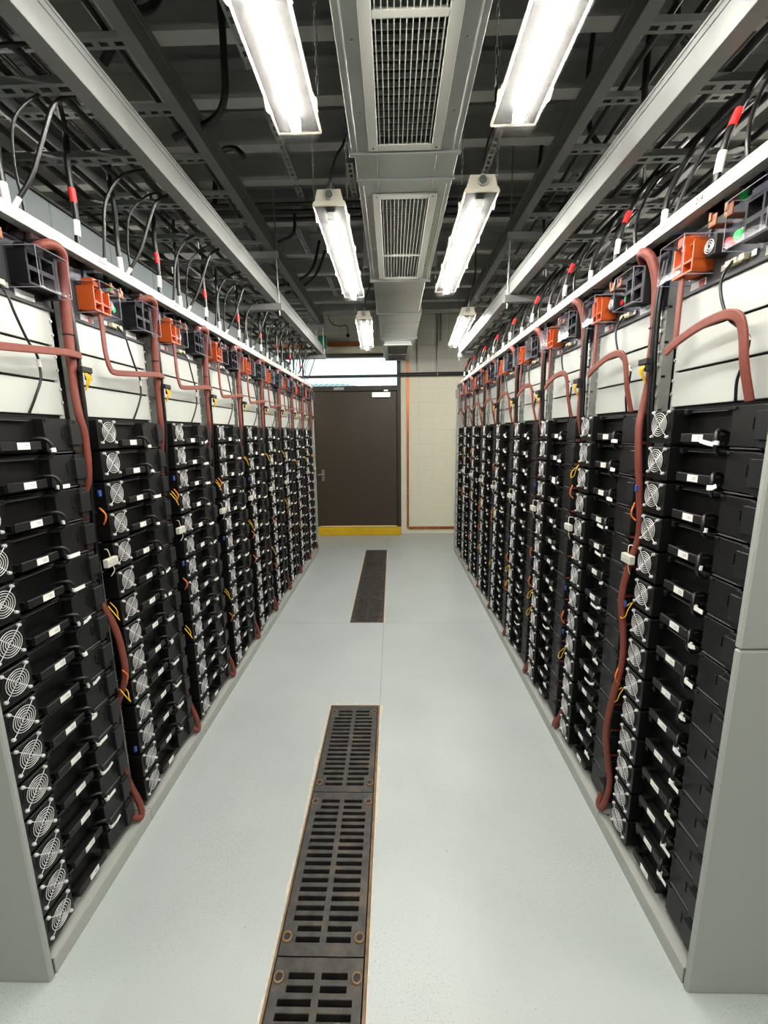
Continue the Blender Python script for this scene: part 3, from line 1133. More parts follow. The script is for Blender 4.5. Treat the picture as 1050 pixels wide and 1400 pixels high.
    wire(w, [(.458, .03, .04), (.452, .004, .01), (.462, -.002, -.015), (.470, .008, -.005), (.474, .012, .02), (.470, .03, .05)], .0018, 5)
    m['y2'] = w.mesh('yellow_wire', 'yellow_wire')
    w = MB()
    w.box(.457, .468, .002, .010, -.011, .011, .002)
    m['blue'] = w.mesh('blue_plug', 'blue_plastic')
    m['orangew'] = wire(MB(), [(.456, .01, .03), (.464, -.002, .005), (.462, .0, -.015), (.468, .012, -.03)], .003, 5).mesh('orange_wire', 'orange_wire')
    return m


CM = cable_meshes()

# overhead cables: from the rack roof up into the lower tray


def riser_set(side):
    """list of (name, label fragment, parts{name:mesh}) in rack-local coordinates"""
    out = []
    # lean: outward (deeper) as it rises
    lean = .0 if side == 0 else .34

    def ln(z):
        t = max(0, (z - 2.25) / .5)
        return lean * t * t * 1.0 + (lean * .25 * t)
    top = 2.60

    def col_pts(u, d, wob):
        zs = [2.02, 2.12, 2.2, 2.3, 2.42, 2.52, top]
        return [(u + wob * i * .006 * (1 if i % 2 else -1), d + ln(z_), z_) for i, z_ in enumerate(zs)]

    def band(pts, z0, z1, r, bm_mat, nm):
        P = smooth_path(pts, 6)
        seg = [p for p in P if z0 <= p[2] <= z1]
        if len(seg) < 2:
            seg = [p for p in P if z0 - .03 <= p[2] <= z1 + .03]
        return MB().tube(seg, r, 8).mesh(nm, bm_mat)
    p = col_pts(.10, .055, .2)
    out.append(('riser_cable', 'thick black cable with red band', {'cable': MB().tube(smooth_path(p, 5), .0095, 8).mesh('cable', 'black_cable'),
                'red_band': band(p, 2.332, 2.35, .0108, 'red_tape', 'red_band'), 'cable_tag': band(p, 2.215, 2.265, .0104, 'white_tag', 'cable_tag')}))
    p = col_pts(.335, .075, -.2)
    out.append(('riser_cable', 'plain thick black cable with white tag', {'cable': MB().tube(smooth_path(p, 5), .0095, 8).mesh('cable', 'black_cable'),
                'cable_tag': band(p, 2.20, 2.25, .0104, 'white_tag', 'cable_tag')}))
    if side == 0:
        p = [(.22, .07, 2.05), (.215, .06, 2.16), (.205, .04, 2.27), (.205, .02, 2.38), (.23, -.03, 2.47), (.27, -.09, 2.51), (.30, -.12, 2.53)]
        p2 = [(.345, .09, 2.10), (.35, .05, 2.18), (.37, .0, 2.27), (.385, -.04, 2.38), (.40, -.07, 2.46), (.44, -.11, 2.51)]
    else:
        p = [(.22, .06, 2.05), (.215, .06, 2.16), (.20, .06, 2.26), (.17, .10, 2.36), (.12, .18, 2.46), (.05, .30, 2.54), (-.02, .40, 2.58)]
        p2 = [(.345, .09, 2.10), (.34, .10, 2.18), (.35, .12, 2.28), (.36, .17, 2.40), (.35, .26, 2.50), (.33, .36, 2.58)]
    out.append(('riser_cable', 'slim curved black cable', {'cable': MB().tube(smooth_path(p, 6), .0055, 7).mesh('cable', 'black_cable'),
                'cable_tag': band(p, 2.165, 2.20, .0064, 'white_tag', 'cable_tag')}))
    out.append(('riser_cable', 'slim looping black cable with tag', {'cable': MB().tube(smooth_path(p2, 6), .006, 7).mesh('cable', 'grey_cable' if side else 'black_cable'),
                'cable_tag': band(p2, 2.17, 2.21, .007, 'white_tag', 'cable_tag')}))
    if side == 0:
        p3 = [(.40, .09, 2.10), (.395, .07, 2.2), (.36, .05, 2.30), (.345, .02, 2.40), (.38, -.03, 2.48), (.43, -.06, 2.52)]
    else:
        p3 = [(.28, .09, 2.10), (.275, .10, 2.2), (.27, .15, 2.32), (.25, .24, 2.44), (.24, .34, 2.56)]
    out.append(('riser_cable', 'very thin untagged black lead', {'cable': MB().tube(smooth_path(p3, 6), .004, 6).mesh('cable', 'black_cable')}))
    return out


RISERS = [riser_set(0), riser_set(1)]

# ------------------------------------------------------------------ place the two rack rows
rnd = random.Random(11)
for side in (0, 1):
    rowname = ROWS[side]
    rz = math.pi / 2 if side == 0 else -math.pi / 2
    for i in range(NR):
        cell0 = Y0 - .003 + i * PITCH_R
        # origin of rack cell (u=0) and of the module (u=0)
        if side == 0:
            ro = (XL, cell0, 0)
            mo = (XL, Y0 + i * PITCH_R, 0)
            mu = .003
        else:
            ro = (XR, cell0 + PITCH_R, 0)
            mo = (XR, Y0 + i * PITCH_R + MODW, 0)
            mu = PITCH_R - .003 - MODW
        where = '%s %s rack from the near end' % (ORD[i], rowname)
        rk = thing('battery_rack', 'open grey steel rack frame, %s' % where, 'rack', ro, rz, 'battery racks')
        for u in (mu, mu + MODW - .018):
            ps = obj('post', RM['post'], rk, (u, 0, 0))
            for z in (1.66, 1.70, 1.76, 1.80, 1.865, 1.905):
                obj('cage_nut', RM['nut'], ps, (0, 0, z))
            obj('rear_post', RM['rear_post'], rk, (u, 0, 0))
        tr_ = obj('base_tray', RM['tray'], rk)
        obj('tray_divider', RM['divider'], tr_, (CELL if side == 0 else 0, 0, 0))
        for u in (.015, CELL - .015):
            obj('bolt_hole', RM['hole'], tr_, (u, .03, .056))
        rp = obj('roof_panel', RM['roof'], rk)
        for u, d in ((mu + .10, .055), (mu + .215, .065), (mu + .335, .075)):
            obj('grommet', RM['grommet'], rp, (u, d, 2.150))
        obj('roof_lip', RM['lip'], rk)
        obj('back_panel', RM['back'], rk)
        for k in range(3):
            obj('blank_panel', RM['panel'], rk, (mu, 0, 1.620 + k * .1065))
        for k in range(4):
            obj('cross_bar', RM['bar'], rk, (mu, .012, 1.6105 + k * .1065))
        for u in ((.11, .33) if side == 0 else (.03, .19, .34)):
            ls = obj('lip_sticker', RM['sticker'], rk, (u + rnd.uniform(-.02, .02), 0, 0))
            if u < .12:
                obj('sticker_print', RM['print'], ls)['kind'] = 'stuff'
        # modules
        for k in range(NM):
            lab = 'black battery module, %s from top, %s' % (ORD[k], where)
            mz = MODTOP - k * MODP
            mdl = thing('battery_module', lab, 'battery module', (mo[0], mo[1], mz), rz, 'battery modules')
            obj('housing', MM['housing'], mdl)
            obj('fan', MM['fan'], mdl)
            obj('fan_guard', MM['guard'], mdl)
            hh = obj('handle', MM['handle'], mdl)
            obj('label_sticker', MM['label'], hh)
            obj('connector_plate', MM['plate'], mdl)
            obj('end_cover', MM['cover'], mdl)
            obj('support_rail', MM['rail'], mdl)
            obj('edge_highlight', MM['edge_hl'], mdl)
            if k < NM - 1:
                obj('busbar_stub', MM['stub'], mdl)
                cb = obj('signal_cable', MM['cable%d' % rnd.randrange(3)], mdl)
                tg = obj('cable_tag', MM['tag%d' % rnd.choice((0, 0, 0, 1, 2, 2, 3))], cb)
                tg.location = (0, 0, rnd.uniform(-.004, .004))
        # control unit
        cu_ = thing('control_unit', 'black battery control unit with orange connector, %s' % where, 'control unit', (mo[0], mo[1], 1.938), rz, 'battery control units')
        obj('case', UM['case'], cu_)
        obj('orange_connector', UM['orange'], cu_)
        obj('cover_edge_glint', UM['oglint'], obj('clear_cover', UM['oclear'], cu_))
        obj('black_connector', UM['black'], cu_)
        obj('cover_edge_glint', UM['bglint'], obj('clear_cover', UM['bclear'], cu_))
        bc = obj('button_collar', UM['collar'], cu_)
        obj('green_button', UM['green'], cu_)
        obj('red_button', UM['red'], cu_)
        so = obj('fan_socket', UM['socket'], cu_)
        obj('socket_guard', UM['socket_ring'], so)
        for u in (.160, .212):
            obj('copper_terminal', UM['tab'], cu_, (u, 0, 0))
        for u in (.196, .216, .240):
            obj('cream_plug', UM['plug'], cu_, (u, 0, 0))
        for u in (.168, .262):
            obj('network_jack', UM['jack'], cu_, (u, 0, 0))
        obj('rating_sticker', UM['plate'], cu_)
        ws = obj('warning_sticker', UM['warn'], cu_)
        obj('sticker_print', UM['warnred'], ws)
        # cables
        last_gap = (side == 1 and i == 0)
        base = (mo[0], mo[1], 0)
        c1 = thing('power_sleeve', 'terracotta power sleeve looping from black connector, %s' % where, 'cable', base, rz, 'terracotta power cables',
                   CM['mainshort'] if last_gap else CM[('mainL0' if i == 0 else 'mainL1') if side == 0 else ('mainR0' if i == 1 else 'mainR1')])
        obj('cable_tie', CM['tie'], c1, (-.034 if last_gap else 0, 0, 0))
        c2 = thing('flat_strap', 'terracotta flat strap cable under orange connector, %s' % where, 'cable', base, rz, 'terracotta strap cables',
                   CM['strapL' if side == 0 else 'strapR'])
        c3 = thing('comm_cable', 'thin black cable hanging over white blank panels, %s' % where, 'cable', base, rz, 'thin black cables', CM['thin'])
        obj('cable_tag', CM['thintag'], c3)
        if not last_gap:
            hn = thing('cable_harness', 'black cable harness with yellow wires beside the %s' % where, 'cable', base, rz, 'black harnesses')
            obj('harness_wires', CM['harness'], hn)
            pb = obj('plug_block', CM['jst'], hn)
            obj('yellow_wire', CM['yellow'], pb)
            for z in rnd.sample((1.36, 1.25, .91, .58, .47), 2):
                obj('yellow_wire', CM['y2'], hn, (0, 0, z))
            for z in rnd.sample((.36, .60, .82, .95, 1.25, 1.36), 2):
                obj('blue_plug', CM['blue'], hn, (rnd.uniform(-.006, .01), 0, z))
            for z in rnd.sample((1.28, .85, .67, .45), 2):
                obj('orange_wire', CM['orangew'], hn, (0, 0, z))
            sb = thing('sensor_box', 'small light grey box wired beside the %s' % where, 'sensor box', base, rz, 'grey sensor boxes', CM['box'])
            obj('box_lead', CM['boxwire'], sb)
        for nm, frag, parts in RISERS[side]:
            rc = thing(nm, '%s above the %s' % (frag, where), 'cable', (mo[0], mo[1] + rnd.uniform(-.015, .015), 0), rz, 'black riser cables')
            for pn, me in parts.items():
                obj(pn, me, rc)

# the readable lip sticker
fc = bpy.data.curves.new('sticker_text', 'FONT')
fc.body = '2-4'
fc.size = .022
fc.align_x = 'CENTER'
fc.align_y = 'CENTER'
fc.materials.append(MATS['dark_print'])
rk0 = [o for o in bpy.data.objects if o.name.startswith('battery_rack') and o['label'].startswith('open grey steel rack frame, first copper') and 'copper' in o['label']][0]
stk = obj('lip_sticker', RM['sticker'], rk0)
stk.location = (1.447 - 1.27, 0, 0)
tmp = bpy.data.objects.new('sticker_text_curve', fc)
tme = bpy.data.meshes.new_from_object(tmp)
bpy.data.objects.remove(tmp)
tx = obj('sticker_text', tme, stk, (.025, -.0040, 2.1405), (math.pi / 2, 0, 0))

# end panels
HF = .62


def end_panel(name, lab, x0, x1, y, seam, thick=.018):
    t = thing(name, lab, 'panel', (0, 0, 0), 0, 'rack end panels')
    zz = [0.0, seam, 2.158] if seam else [0.0, 2.158]
    for a, b in zip(zz[:-1], zz[1:]):
        obj('panel_sheet', MB().box(x0, x1, y, y + thick, a + (.0015 if a else 0), b - (.0015 if b < 2 else 0), .004).mesh('panel_sheet', 'end_panel'), t)
    return t


end_panel('end_panel', 'tall grey end panel closing the near end of the door-side row', XL - HF, XL, Y0 - .024, None)
end_panel('end_panel', 'tall grey two-piece end panel closing the near end of the copper-side row', XR, XR + HF, Y0 - .024, 1.04)
end_panel('end_panel', 'narrow grey end panel at the far end of the door-side row, beside the door', XL - HF, XL, YEND + .004, None)
end_panel('end_panel', 'narrow grey end panel at the far end beside the cream block wall', XR, XR + HF, YEND + .004, None)

# grey trunking behind the door-side row
tk = thing('cable_trunking', 'blue-grey sheet metal trunking standing behind the door-side racks', 'trunking')
for i in range(14):
    y = .7 + i * .345
    obj('trunk_panel', MB().box(-1.50, -1.28, y + .001, y + .344, 2.16, 2.418, .003).mesh('trunk_panel', 'trunk_grey'), tk)
obj('trunk_lid', MB().box(-1.505, -1.272, .7, 5.53, 2.4185, 2.430, .001).mesh('trunk_lid', 'duct_dark'), tk)

# conduit lying on the roof of the other row
cd = thing('roof_conduit', 'grey conduit with couplings lying on top of the copper-side racks', 'conduit')
obj('pipe', MB().tube([(.875, 1.0, 2.178), (.88, 3.0, 2.178), (.885, 5.4, 2.178)], .016, 10).mesh('pipe', 'grey_cable'), cd)
for y in (1.32, 1.42, 1.52, 2.3, 3.1):
    obj('coupling', MB().tube([(.8755, y, 2.178), (.8755, y + .035, 2.178)], .021, 12).mesh('coupling', 'galvanised'), cd)


# ------------------------------------------------------------------ perforated strut
def strut_mesh(L, w=.041, slot=True, name='strut', material='strut_metal', axis='y', h_=.02):
    mb = MB()
    if not slot:
        mb.box(-w / 2, w / 2, 0, L, 0, h_)
    else:
        mb.box(-w / 2, -w / 2 + .012, 0, L, 0, .003)
        mb.box(w / 2 - .012, w / 2, 0, L, 0, .003)
        n = max(2, int(L / .05))
        for i in range(n + 1):
            y = L * i / n
            mb.box(-w / 2 + .012, w / 2 - .012, max(0, y - .011), min(L, y + .011), 0.0002, .0028)
        mb.box(-w / 2, -w / 2 + .003, 0, L, .003, h_)
        mb.box(w / 2 - .003, w / 2, 0, L, .003, h_)
    if axis == 'x':
        mb.v = [(y, -x, z_) for x, y, z_ in mb.v]
    return mb.mesh(name, material)


# cable trays
def rail_mesh(L, s):
    """C rail, opening towards +x*s; origin at the web's lower corner"""
    mb = MB()
    mb.box(.047 * s, .050 * s, 0, L, 0.003, .097)
    mb.box(0, .050 * s, 0, L, 0, .003, .0005)
    mb.box(0, .050 * s, 0, L, .097, .10, .0005)
    mb.box(0, .003 * s, 0, L, .003, .012)
    mb.box(.050 * s, .0535 * s, 0, L, .070, .076, .001)
    mb.box(.050 * s, .0535 * s, 0, L, .090, .098, .001)
    return mb.mesh('side_rail', 'tray_metal')


TRAYS = [(0, -.86, 2.47, 'lower', 'door-side row', -.6, 5.35), (0, -.86, 2.805, 'upper', 'door-side row', -.6, 5.33),
         (1, .82, 2.43, 'lower', 'copper-side row', -.6, 5.1), (1, .82, 2.80, 'upper', 'copper-side row', -.6, 5.1)]
TW = .62
rung = {}
for side, x, z, tier, rn, ya, yb in TRAYS:
    s = 1 if side == 0 else -1
    t = thing('cable_tray', '%s galvanised ladder cable tray hanging over the %s' % (tier, rn), 'cable tray', (x, ya, z), 0, 'cable trays')
    L = yb - ya
    obj('side_rail', rail_mesh(L, s), t)
    obj('side_rail', rail_mesh(L, -s), t, (-s * TW, 0, 0))
    if 'r' not in rung:
        rung['r'] = strut_mesh(TW, axis='x', name='rung', material='tray_metal')
    k = 0
    y = .12
    while y < L - .05:
        obj('rung', rung['r'], t, (-TW if s > 0 else 0, y, .012))
        y += .30
    # cables lying in the tray
    rr = random.Random(side * 10 + int(z * 10))
    for c in range(5):
        cx = x - s * (.08 + .1 * c + rr.uniform(-.03, .03))
        pts = [(cx + rr.uniform(-.02, .02), ya + L * q_ / 8, z + .048 + rr.uniform(0, .012)) for q_ in range(9)]
        thing('tray_cable', '%s black cable from the aisle lying in the %s tray over the %s' % (ORD[c], tier, rn), 'cable', (0, 0, 0), 0,
              'black cables lying in the %s %s tray' % (rn, tier), MB().tube(smooth_path(pts, 4), .011, 7).mesh('tray_cable', 'black_cable'))

# trapeze hangers
for side, x, ys, rn in ((0, -.80, (.4, 3.20, 5.2), 'door-side row'), (1, .76, (.4, 2.98, 5.0), 'copper-side row')):
    s = 1 if side == 0 else -1
    zz = (2.47, 2.805) if side == 0 else (2.43, 2.80)
    for k, y in enumerate(ys):
        t = thing('trapeze_hanger', '%s strut and threaded rod hanger under the trays of the %s' % (('near', 'middle', 'far')[k], rn), 'hanger', (x, y, 0), 0, 'tray hangers')
        for z in zz:
            mb = MB().box(.02 * s, -(TW + .16) * s, -.02, .02, z - .045, z - .002)
            obj('cross_strut', mb.mesh('cross_strut', 'tray_metal'), t)
        for xx in (0, -(TW + .12) * s):
            obj('threaded_rod', MB().tube([(xx, 0, zz[0] - .08), (xx, 0, 3.38)], .005, 6).mesh('threaded_rod', 'galvanised'), t)

# ------------------------------------------------------------------ duct
dt = thing('air_duct', 'galvanised ventilation duct down the middle of the ceiling with supply grilles', 'duct')
DZ = 2.62


def duct_section(y0, y1, x0, x1, z0, z1, lip=True):
    mb = MB().box(x0, x1, y0, y1, z0, z1, .003)
    s = obj('duct_section', mb.mesh('duct_section', 'duct_metal'), dt)
    if lip:
        fl_ = MB().box(x0 - .012, x1 + .012, y1 - .02, y1, z0 - .012, z1 + .012, .002)
        obj('flange', fl_.mesh('flange', 'duct_metal'), s)
    return s


def grille(y0, y1, x0, x1, z, splits=(), nb=12, tr_=20):
    fw = .036
    mb = MB()
    mb.box(x0, x0 + fw, y0, y1, z - .008, z, .002)
    mb.box(x1 - fw, x1, y0, y1, z - .008, z, .002)
    mb.box(x0 + fw, x1 - fw, y0, y0 + fw, z - .008, z, .002)
    mb.box(x0 + fw, x1 - fw, y1 - fw, y1, z - .008, z, .002)
    for sp in splits:
        mb.box(x0 + fw, x1 - fw, sp - .011, sp + .011, z - .0075, z, .001)
    gr = obj('grille_frame', mb.mesh('grille_frame', 'grille_grey'), dt)
    for (a, b) in ((x0 + fw / 2, y0 + fw / 2), (x1 - fw / 2, y0 + fw / 2), (x0 + fw / 2, y1 - fw / 2), (x1 - fw / 2, y1 - fw / 2)):
        obj('screw', MB().disc((a, b, z - .0078), (0, 0, -1), .004, .001, 8).mesh('screw', 'duct_dark'), gr)
    bars = MB()
    for i in range(nb):
        x = x0 + fw + (x1 - x0 - 2 * fw) * (i + .5) / nb
        bars.box(x - .0014, x + .0014, y0 + fw, y1 - fw, z - .006, z + .010)
    obj('front_blades', bars.mesh('front_blades', 'grille_grey'), gr)
    bars = MB()
    for i in range(tr_):
        y = y0 + fw + (y1 - y0 - 2 * fw) * (i + .5) / tr_
        bars.box(x0 + fw, x1 - fw, y - .0014, y + .0014, z + .012, z + .026)
    obj('rear_blades', bars.mesh('rear_blades', 'grille_grey'), gr)
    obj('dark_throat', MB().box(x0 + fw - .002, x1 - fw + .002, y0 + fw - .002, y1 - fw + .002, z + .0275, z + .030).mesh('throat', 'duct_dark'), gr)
    return gr


def duct_open(y0, y1, x0, x1, z0, z1, gx0, gx1, gy0, gy1):
    """section whose underside is open where the grille sits"""
    mb = MB()
    mb.box(x0, x1, y0, y1, z0 + .04, z1, .002)
    mb.box(x0, gx0, y0, y1, z0, z0 + .04, .002)
    mb.box(gx1, x1, y0, y1, z0, z0 + .04, .002)
    mb.box(gx0, gx1, y0, gy0, z0, z0 + .04)
    mb.box(gx0, gx1, gy1, y1, z0, z0 + .04)
    s = obj('duct_section', mb.mesh('duct_section', 'duct_metal'), dt)
    return s


def seams(sec, x0, x1, y0, y1, z):
    """ribs and rivets along the underside edges"""
    mb = MB()
    for x in (x0 + .022, x1 - .022):
        mb.tube([(x, y0 + .02, z), (x, y1 - .02, z)], .003, 5)
    obj('standing_seam', mb.mesh('standing_seam', 'duct_metal'), sec)
    rv = MB().disc((0, 0, 0), (0, 0, -1), .005, .004, 8).mesh('rivet', 'duct_metal')
    y = y0 + .12
    while y < y1:
        for x in (x0 + .045, x1 - .045):
            obj('rivet', rv, sec, (x, y, z))
        y += .27


g1 = (-.082, .192)
s1 = duct_open(-.9, 1.865, -.150, .262, DZ, DZ + .32, g1[0] + .03, g1[1] - .03, -.2, 1.81)
seams(s1, -.150, .262, -.9, 1.865, DZ)
obj('flange', MB().box(-.160, .272, 1.845, 1.866, DZ - .010, DZ + .33, .002).mesh('flange', 'duct_metal'), s1)
grille(-.22, 1.835, g1[0], g1[1], DZ - .0005, splits=(.48, 1.30), tr_=62)
s2 = duct_open(1.8665, 3.24, -.140, .266, DZ, DZ + .32, -.05, .18, 2.17, 3.165)
seams(s2, -.140, .266, 2.05, 3.24, DZ)
obj('flange', MB().box(-.150, .276, 3.225, 3.245, DZ - .012, DZ + .33, .002).mesh('flange', 'duct_metal'), s2)
obj('flange', MB().box(-.146, .272, 2.02, 2.034, DZ - .008, DZ + .33, .002).mesh('flange', 'duct_metal'), s2)
grille(2.135, 3.20, -.082, .212, DZ - .0005, splits=(2.80,), tr_=36)
s3 = duct_section(3.246, 4.08, -.128, .246, DZ, DZ + .32, True)
s4 = duct_section(4.081, 5.10, -.118, .272, DZ, DZ + .32, True)
obj('cross_break', MB().tube([(-.118, 4.38, DZ), (.272, 4.38, DZ)], .004, 5).tube([(-.118, 4.72, DZ), (.272, 4.72, DZ)], .004, 5).mesh('cross_break', 'duct_metal'), s4)
s5 = duct_open(5.101, 6.25, -.115, .262, DZ - .02, DZ + .3, -.05, .19, 5.16, 6.14)
obj('diffuser_collar', MB().box(-.085, .225, 5.13, 5.16, DZ - .06, DZ - .02).box(-.085, -.05, 5.16, 6.14, DZ - .06, DZ - .02).box(.19, .225, 5.16, 6.14, DZ - .06, DZ - .02)
    .box(-.085, .225, 6.14, 6.17, DZ - .06, DZ - .02).mesh('diffuser_collar', 'duct_metal'), s5)
grille(5.12, 6.18, -.092, .232, DZ - .0605, splits=(5.72,), tr_=36)
for y in (1.0, 3.0, 5.0):
    for x in (-.165, .285):
        obj('strap_hanger', MB().box(x - .012, x + .012, y, y + .003, DZ, 3.4).mesh('strap_hanger', 'galvanised'), dt)


# ------------------------------------------------------------------ light fixtures
def fixture_meshes(L=1.27, W=.142):
    m = {}
    prof = [(-W / 2, .048), (W / 2, .048), (W / 2, .058), (W * .44, .064), (W * .36, .108), (-W * .36, .108), (-W * .44, .064), (-W / 2, .058)]
    m['body'] = MB().prism(prof, 'y', 0, L).mesh('fixture_body', 'fixture_body')
    # lens: rounded tub
    n = 5
    sec = []
    for i in range(n + 1):
        a = math.pi / 2 * i / n
        sec.append((W / 2 - .004 - .022 + .022 * math.cos(a) - .004 * math.sin(a), .022 - .022 * math.sin(a)))
    half = [(W / 2 - .002, .046)] + sec
    full = [(-x, z_) for x, z_ in half] + [(x, z_) for x, z_ in reversed(half)]
    v, f = [], []
    ys = [.006, .012, .02, .04, L - .04, L - .02, L - .012, L - .006]
    k = len(full)

    def sh(y):
        e = min(y, L - y)
        return 0 if e >= .04 else (.04 - e) / .034
    for y in ys:
        q_ = sh(y)
        for x, z_ in full:
            zz = z_ + (.046 - z_) * max(0, q_ - .55) / .45 * .95
            v.append((x * (1 - .03 * q_), y, zz))
    for i in range(len(ys) - 1):
        for j in range(k - 1):
            f.append((i * k + j, i * k + j + 1, (i + 1) * k + j + 1, (i + 1) * k + j))
    f.append(tuple(range(k)))
    f.append(tuple(reversed(range((len(ys) - 1) * k, len(ys) * k))))
    me = MB()
    me.add(v, f, True)
    m['lens'] = me.mesh('lens', 'lens')
    m['rim'] = MB().box(-W / 2 - .003, -W / 2 + .004, 0, L, .042, .052, .001).box(W / 2 - .004, W / 2 + .003, 0, L, .042, .052, .001) \
        .box(-W / 2, W / 2, -.003, .004, .042, .052, .001).box(-W / 2, W / 2, L - .004, L + .003, .042, .052, .001).mesh('rim', 'fixture_body')
    m['reflector'] = MB().box(-W * .485, W * .485, .006, L - .006, .0445, .0475).mesh('gear_tray', 'gear_tray_grey')
    m['tube'] = MB().tube([(0, .07, .026), (0, L - .07, .026)], .017, 12).mesh('lamp_tube', 'tube_glow')
    m['holder'] = MB().box(-.016, .016, .055, .0745, .012, .046, .002).box(-.016, .016, L - .0745, L - .055, .012, .046, .002).mesh('lamp_holder', 'reflector_white')
    m['clip'] = MB().tube([(0, -.03, .056), (.004, -.028, .046), (.005, .0, .034), (.004, .028, .046), (0, .03, .056)], .003, 6).box(-.002, .008, -.009, .009, .036, .062, .002).mesh('clip', 'fixture_body')
    m['gland'] = MB().tube([(0, 0, .083), (0, -.012, .083)], .019, 16).mesh('cable_gland', 'galvanised')
    m['gland_ring'] = MB().ring((0, -.012, .083), (0, 1, 0), .019, .003, 16, 5).mesh('gland_ring', 'end_panel')
    return m


FX = fixture_meshes()
chain_mb = MB()
for i in range(20):
    zc = .11 + i * .026
    if i % 2:
        chain_mb.tube([(-.004, 0, zc), (-.004, 0, zc + .026), (.004, 0, zc + .026), (.004, 0, zc)], .0015, 4, closed=True)
    else:
        chain_mb.tube([(0, -.004, zc), (0, -.004, zc + .026), (0, .004, zc + .026), (0, .004, zc)], .0015, 4, closed=True)
FX['chain'] = chain_mb.mesh('chain', 'galvanised')
short_mb = MB()
for i in range(13):
    zc = .11 + i * .026
    d = .004
    if i % 2:
        short_mb.tube([(-d, 0, zc), (-d, 0, zc + .026), (d, 0, zc + .026), (d, 0, zc)], .0015, 4, closed=True)
    else:
        short_mb.tube([(0, -d, zc), (0, -d, zc + .026), (0, d, zc + .026), (0, d, zc)], .0015, 4, closed=True)
FX['chain_short'] = short_mb.mesh('chain_short', 'galvanised')
LIGHTS = [(-.303, .345, 2.50, 0, 'linear light nearest the camera over the door-side row'), (-.272, 2.07, 2.50, 0, 'linear light in the middle over the door-side half of the aisle'),
          (-.245, 3.94, 2.50, .035, 'linear light near the exit sign and the duct end'),
          (.405, .335, 2.50, 0, 'linear light nearest the camera over the copper-side row'), (.385, 1.99, 2.50, 0, 'linear light in the middle on the copper-side of the duct'),
          (.655, 3.88, 2.50, -.055, 'linear light close to the cream block wall'),
          (-.30, -1.45, 2.50, 0, 'linear light behind the camera on the door side'), (.40, -1.45, 2.50, 0, 'linear light behind the camera on the copper side')]
for k, y in enumerate((.3, 2.1, 4.0)):
    LIGHTS.append((-2.1, y, 2.72, 0, '%s linear light over the aisle behind the door-side racks' % ORD[k]))
    LIGHTS.append((1.95, y, 2.72, 0, '%s linear light over the aisle behind the copper-side racks' % ORD[k]))
for x, y, z, rz, lab in LIGHTS:
    t = thing('light_fixture', 'lit ' + lab, 'light', (x, y, z), rz, 'sealed linear lights')
    obj('fixture_body', FX['body'], t)
    obj('lens', FX['lens'], t)
    obj('rim', FX['rim'], t)
    obj('gear_tray', FX['reflector'], t)
    tb = obj('lamp_tube', FX['tube'], t)
    obj('lamp_holder', FX['holder'], tb)
    for yy in (.12, .46, .81, 1.15):
        obj('clip', FX['clip'], t, (.072, yy, 0))
        obj('clip', FX['clip'], t, (-.072, yy, 0), (0, 0, math.pi))
    gl = obj('cable_gland', FX['gland'], t)
    obj('gland_ring', FX['gland_ring'], gl)
    for xx in (-.075, .075):
        obj('chain', FX['chain' if z < 2.6 else 'chain_short'], t, (xx, .07, 0))
    for xx in (-.075, .075):
        obj('chain', FX['chain' if z < 2.6 else 'chain_short'], t, (xx, 1.2, 0))
    obj('supply_cable', MB().tube(smooth_path([(0, .03, .108), (.01, .02, .17), (.03, .05, .26), (.06, .1, .34), (.07, .12, .42), (.07, .12, .66 if z < 2.6 else .455)]), .006, 7)
        .mesh('supply_cable', 'grey_cable'), t)

# ------------------------------------------------------------------ ceiling clutter
rr = random.Random(5)
sm1 = strut_mesh(.62, name='strut_channel')
SP = [(-.62, 2.46), (-.25, 2.9), (.36, 1.5), (.34, 2.50), (.60, 2.44), (.36, 3.15), (-.62, 3.14), (-.40, 3.14), (-.75, 3.7), (-.42, 3.7), (.37, 4.3), (-.5, 4.3), (1.02, 1.7), (.98, 2.5),
      (1.35, 2.0), (-1.1, 1.8), (-1.3, 2.8), (1.2, 3.1), (-.66, 4.78), (.52, 3.7)]
zone = {}
for x, y in sorted(SP, key=lambda p: p[1]):
    zn = 'over the door-side racks' if x < -.55 else ('over the copper-side racks' if x > .8 else ('between duct and copper-side tray' if x > .2 else 'between duct and door-side tray'))
    k = zone[zn] = zone.get(zn, -1) + 1
    thing('strut_channel', '%s perforated strut from the near end, under the roof %s' % (ORD[k], zn), 'strut', (x, y, 3.17), 0, 'perforated struts under the roof', sm1)
lr = thing('long_strut', 'long thin strut rail high over the door-side row', 'strut', (-.62, .2, 3.16), 0, None, strut_mesh(2.0, name='long_strut', material='beam_steel'))
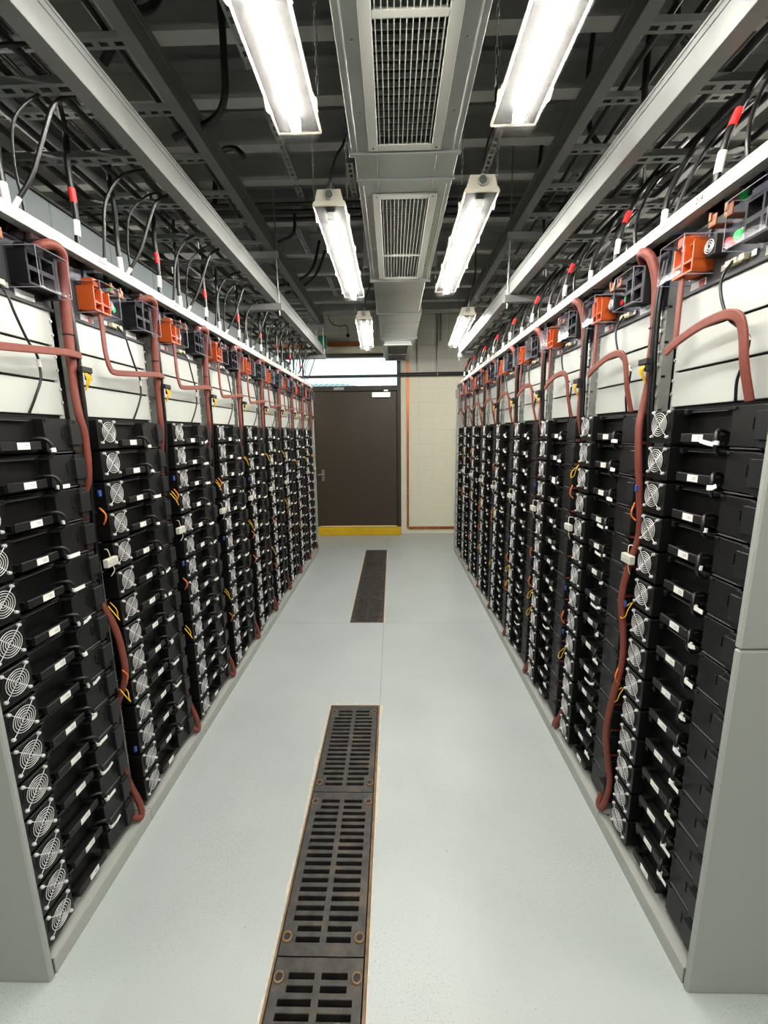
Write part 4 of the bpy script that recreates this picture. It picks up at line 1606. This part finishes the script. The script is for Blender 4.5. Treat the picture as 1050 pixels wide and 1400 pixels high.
for k in range(5):
    y = 3.30 + k * .055
    z = 3.15 - (k % 2) * .02
    thing('ceiling_conduit', '%s dark conduit of the bundle crossing the ceiling above the middle lights' % ORD[k], 'conduit', (0, 0, 0), 0, 'ceiling conduits',
          MB().tube([(-2.4, y, z), (2.3, y, z)], .013, 8).mesh('ceiling_conduit', 'black_pipe'))
CURVES = [
    [(-1.05, 1.35, 3.36), (-1.0, 1.45, 3.1), (-.98, 1.55, 3.0), (-.9, 1.75, 3.02), (-.84, 1.85, 3.15), (-.82, 1.88, 3.38)],
    [(-.72, 1.72, 3.38), (-.78, 1.70, 3.2), (-.92, 1.75, 3.0), (-1.05, 1.8, 2.9)],
    [(-.66, 1.95, 3.38), (-.67, 2.0, 3.1), (-.72, 2.05, 2.9), (-.95, 2.1, 2.84)],
    [(-.80, 2.6, 3.05), (-.86, 2.62, 3.1), (-.95, 2.66, 3.1), (-1.0, 2.7, 3.0), (-1.02, 2.7, 2.86)],
    [(-.70, 3.4, 3.15), (-.72, 3.4, 3.0), (-.85, 3.4, 2.94), (-.95, 3.4, 2.86)],
    [(-.62, 4.0, 3.2), (-.68, 4.0, 3.0), (-.8, 4.02, 2.9), (-1.0, 4.05, 2.86)],
    [(-.60, 4.2, 3.2), (-.68, 4.2, 3.02), (-.8, 4.22, 2.92), (-1.0, 4.25, 2.86)],
    [(.98, 1.6, 3.38), (.94, 1.65, 3.1), (.96, 1.7, 2.9), (1.05, 1.75, 2.84)],
    [(1.02, 1.75, 3.38), (.96, 1.8, 3.15), (.95, 1.85, 2.9), (1.0, 1.9, 2.5)],
    [(.90, 2.2, 3.38), (.88, 2.2, 3.1), (.90, 2.2, 2.9), (.98, 2.25, 2.84)],
    [(.92, 2.9, 3.38), (.90, 2.9, 3.05), (.95, 2.92, 2.86), (.98, 2.94, 2.52)],
]
for k, c in enumerate(CURVES):
    thing('drop_cable', '%s thick black cable curving between roof and tray over the %s racks' % (ORD[k if k < 7 else k - 7], ROWS[0 if k < 7 else 1]), 'cable', (0, 0, 0), 0, 'curving drop cables',
          MB().tube(smooth_path(c, 8), .015 if k < 4 else .012, 8).mesh('drop_cable', 'black_cable'))
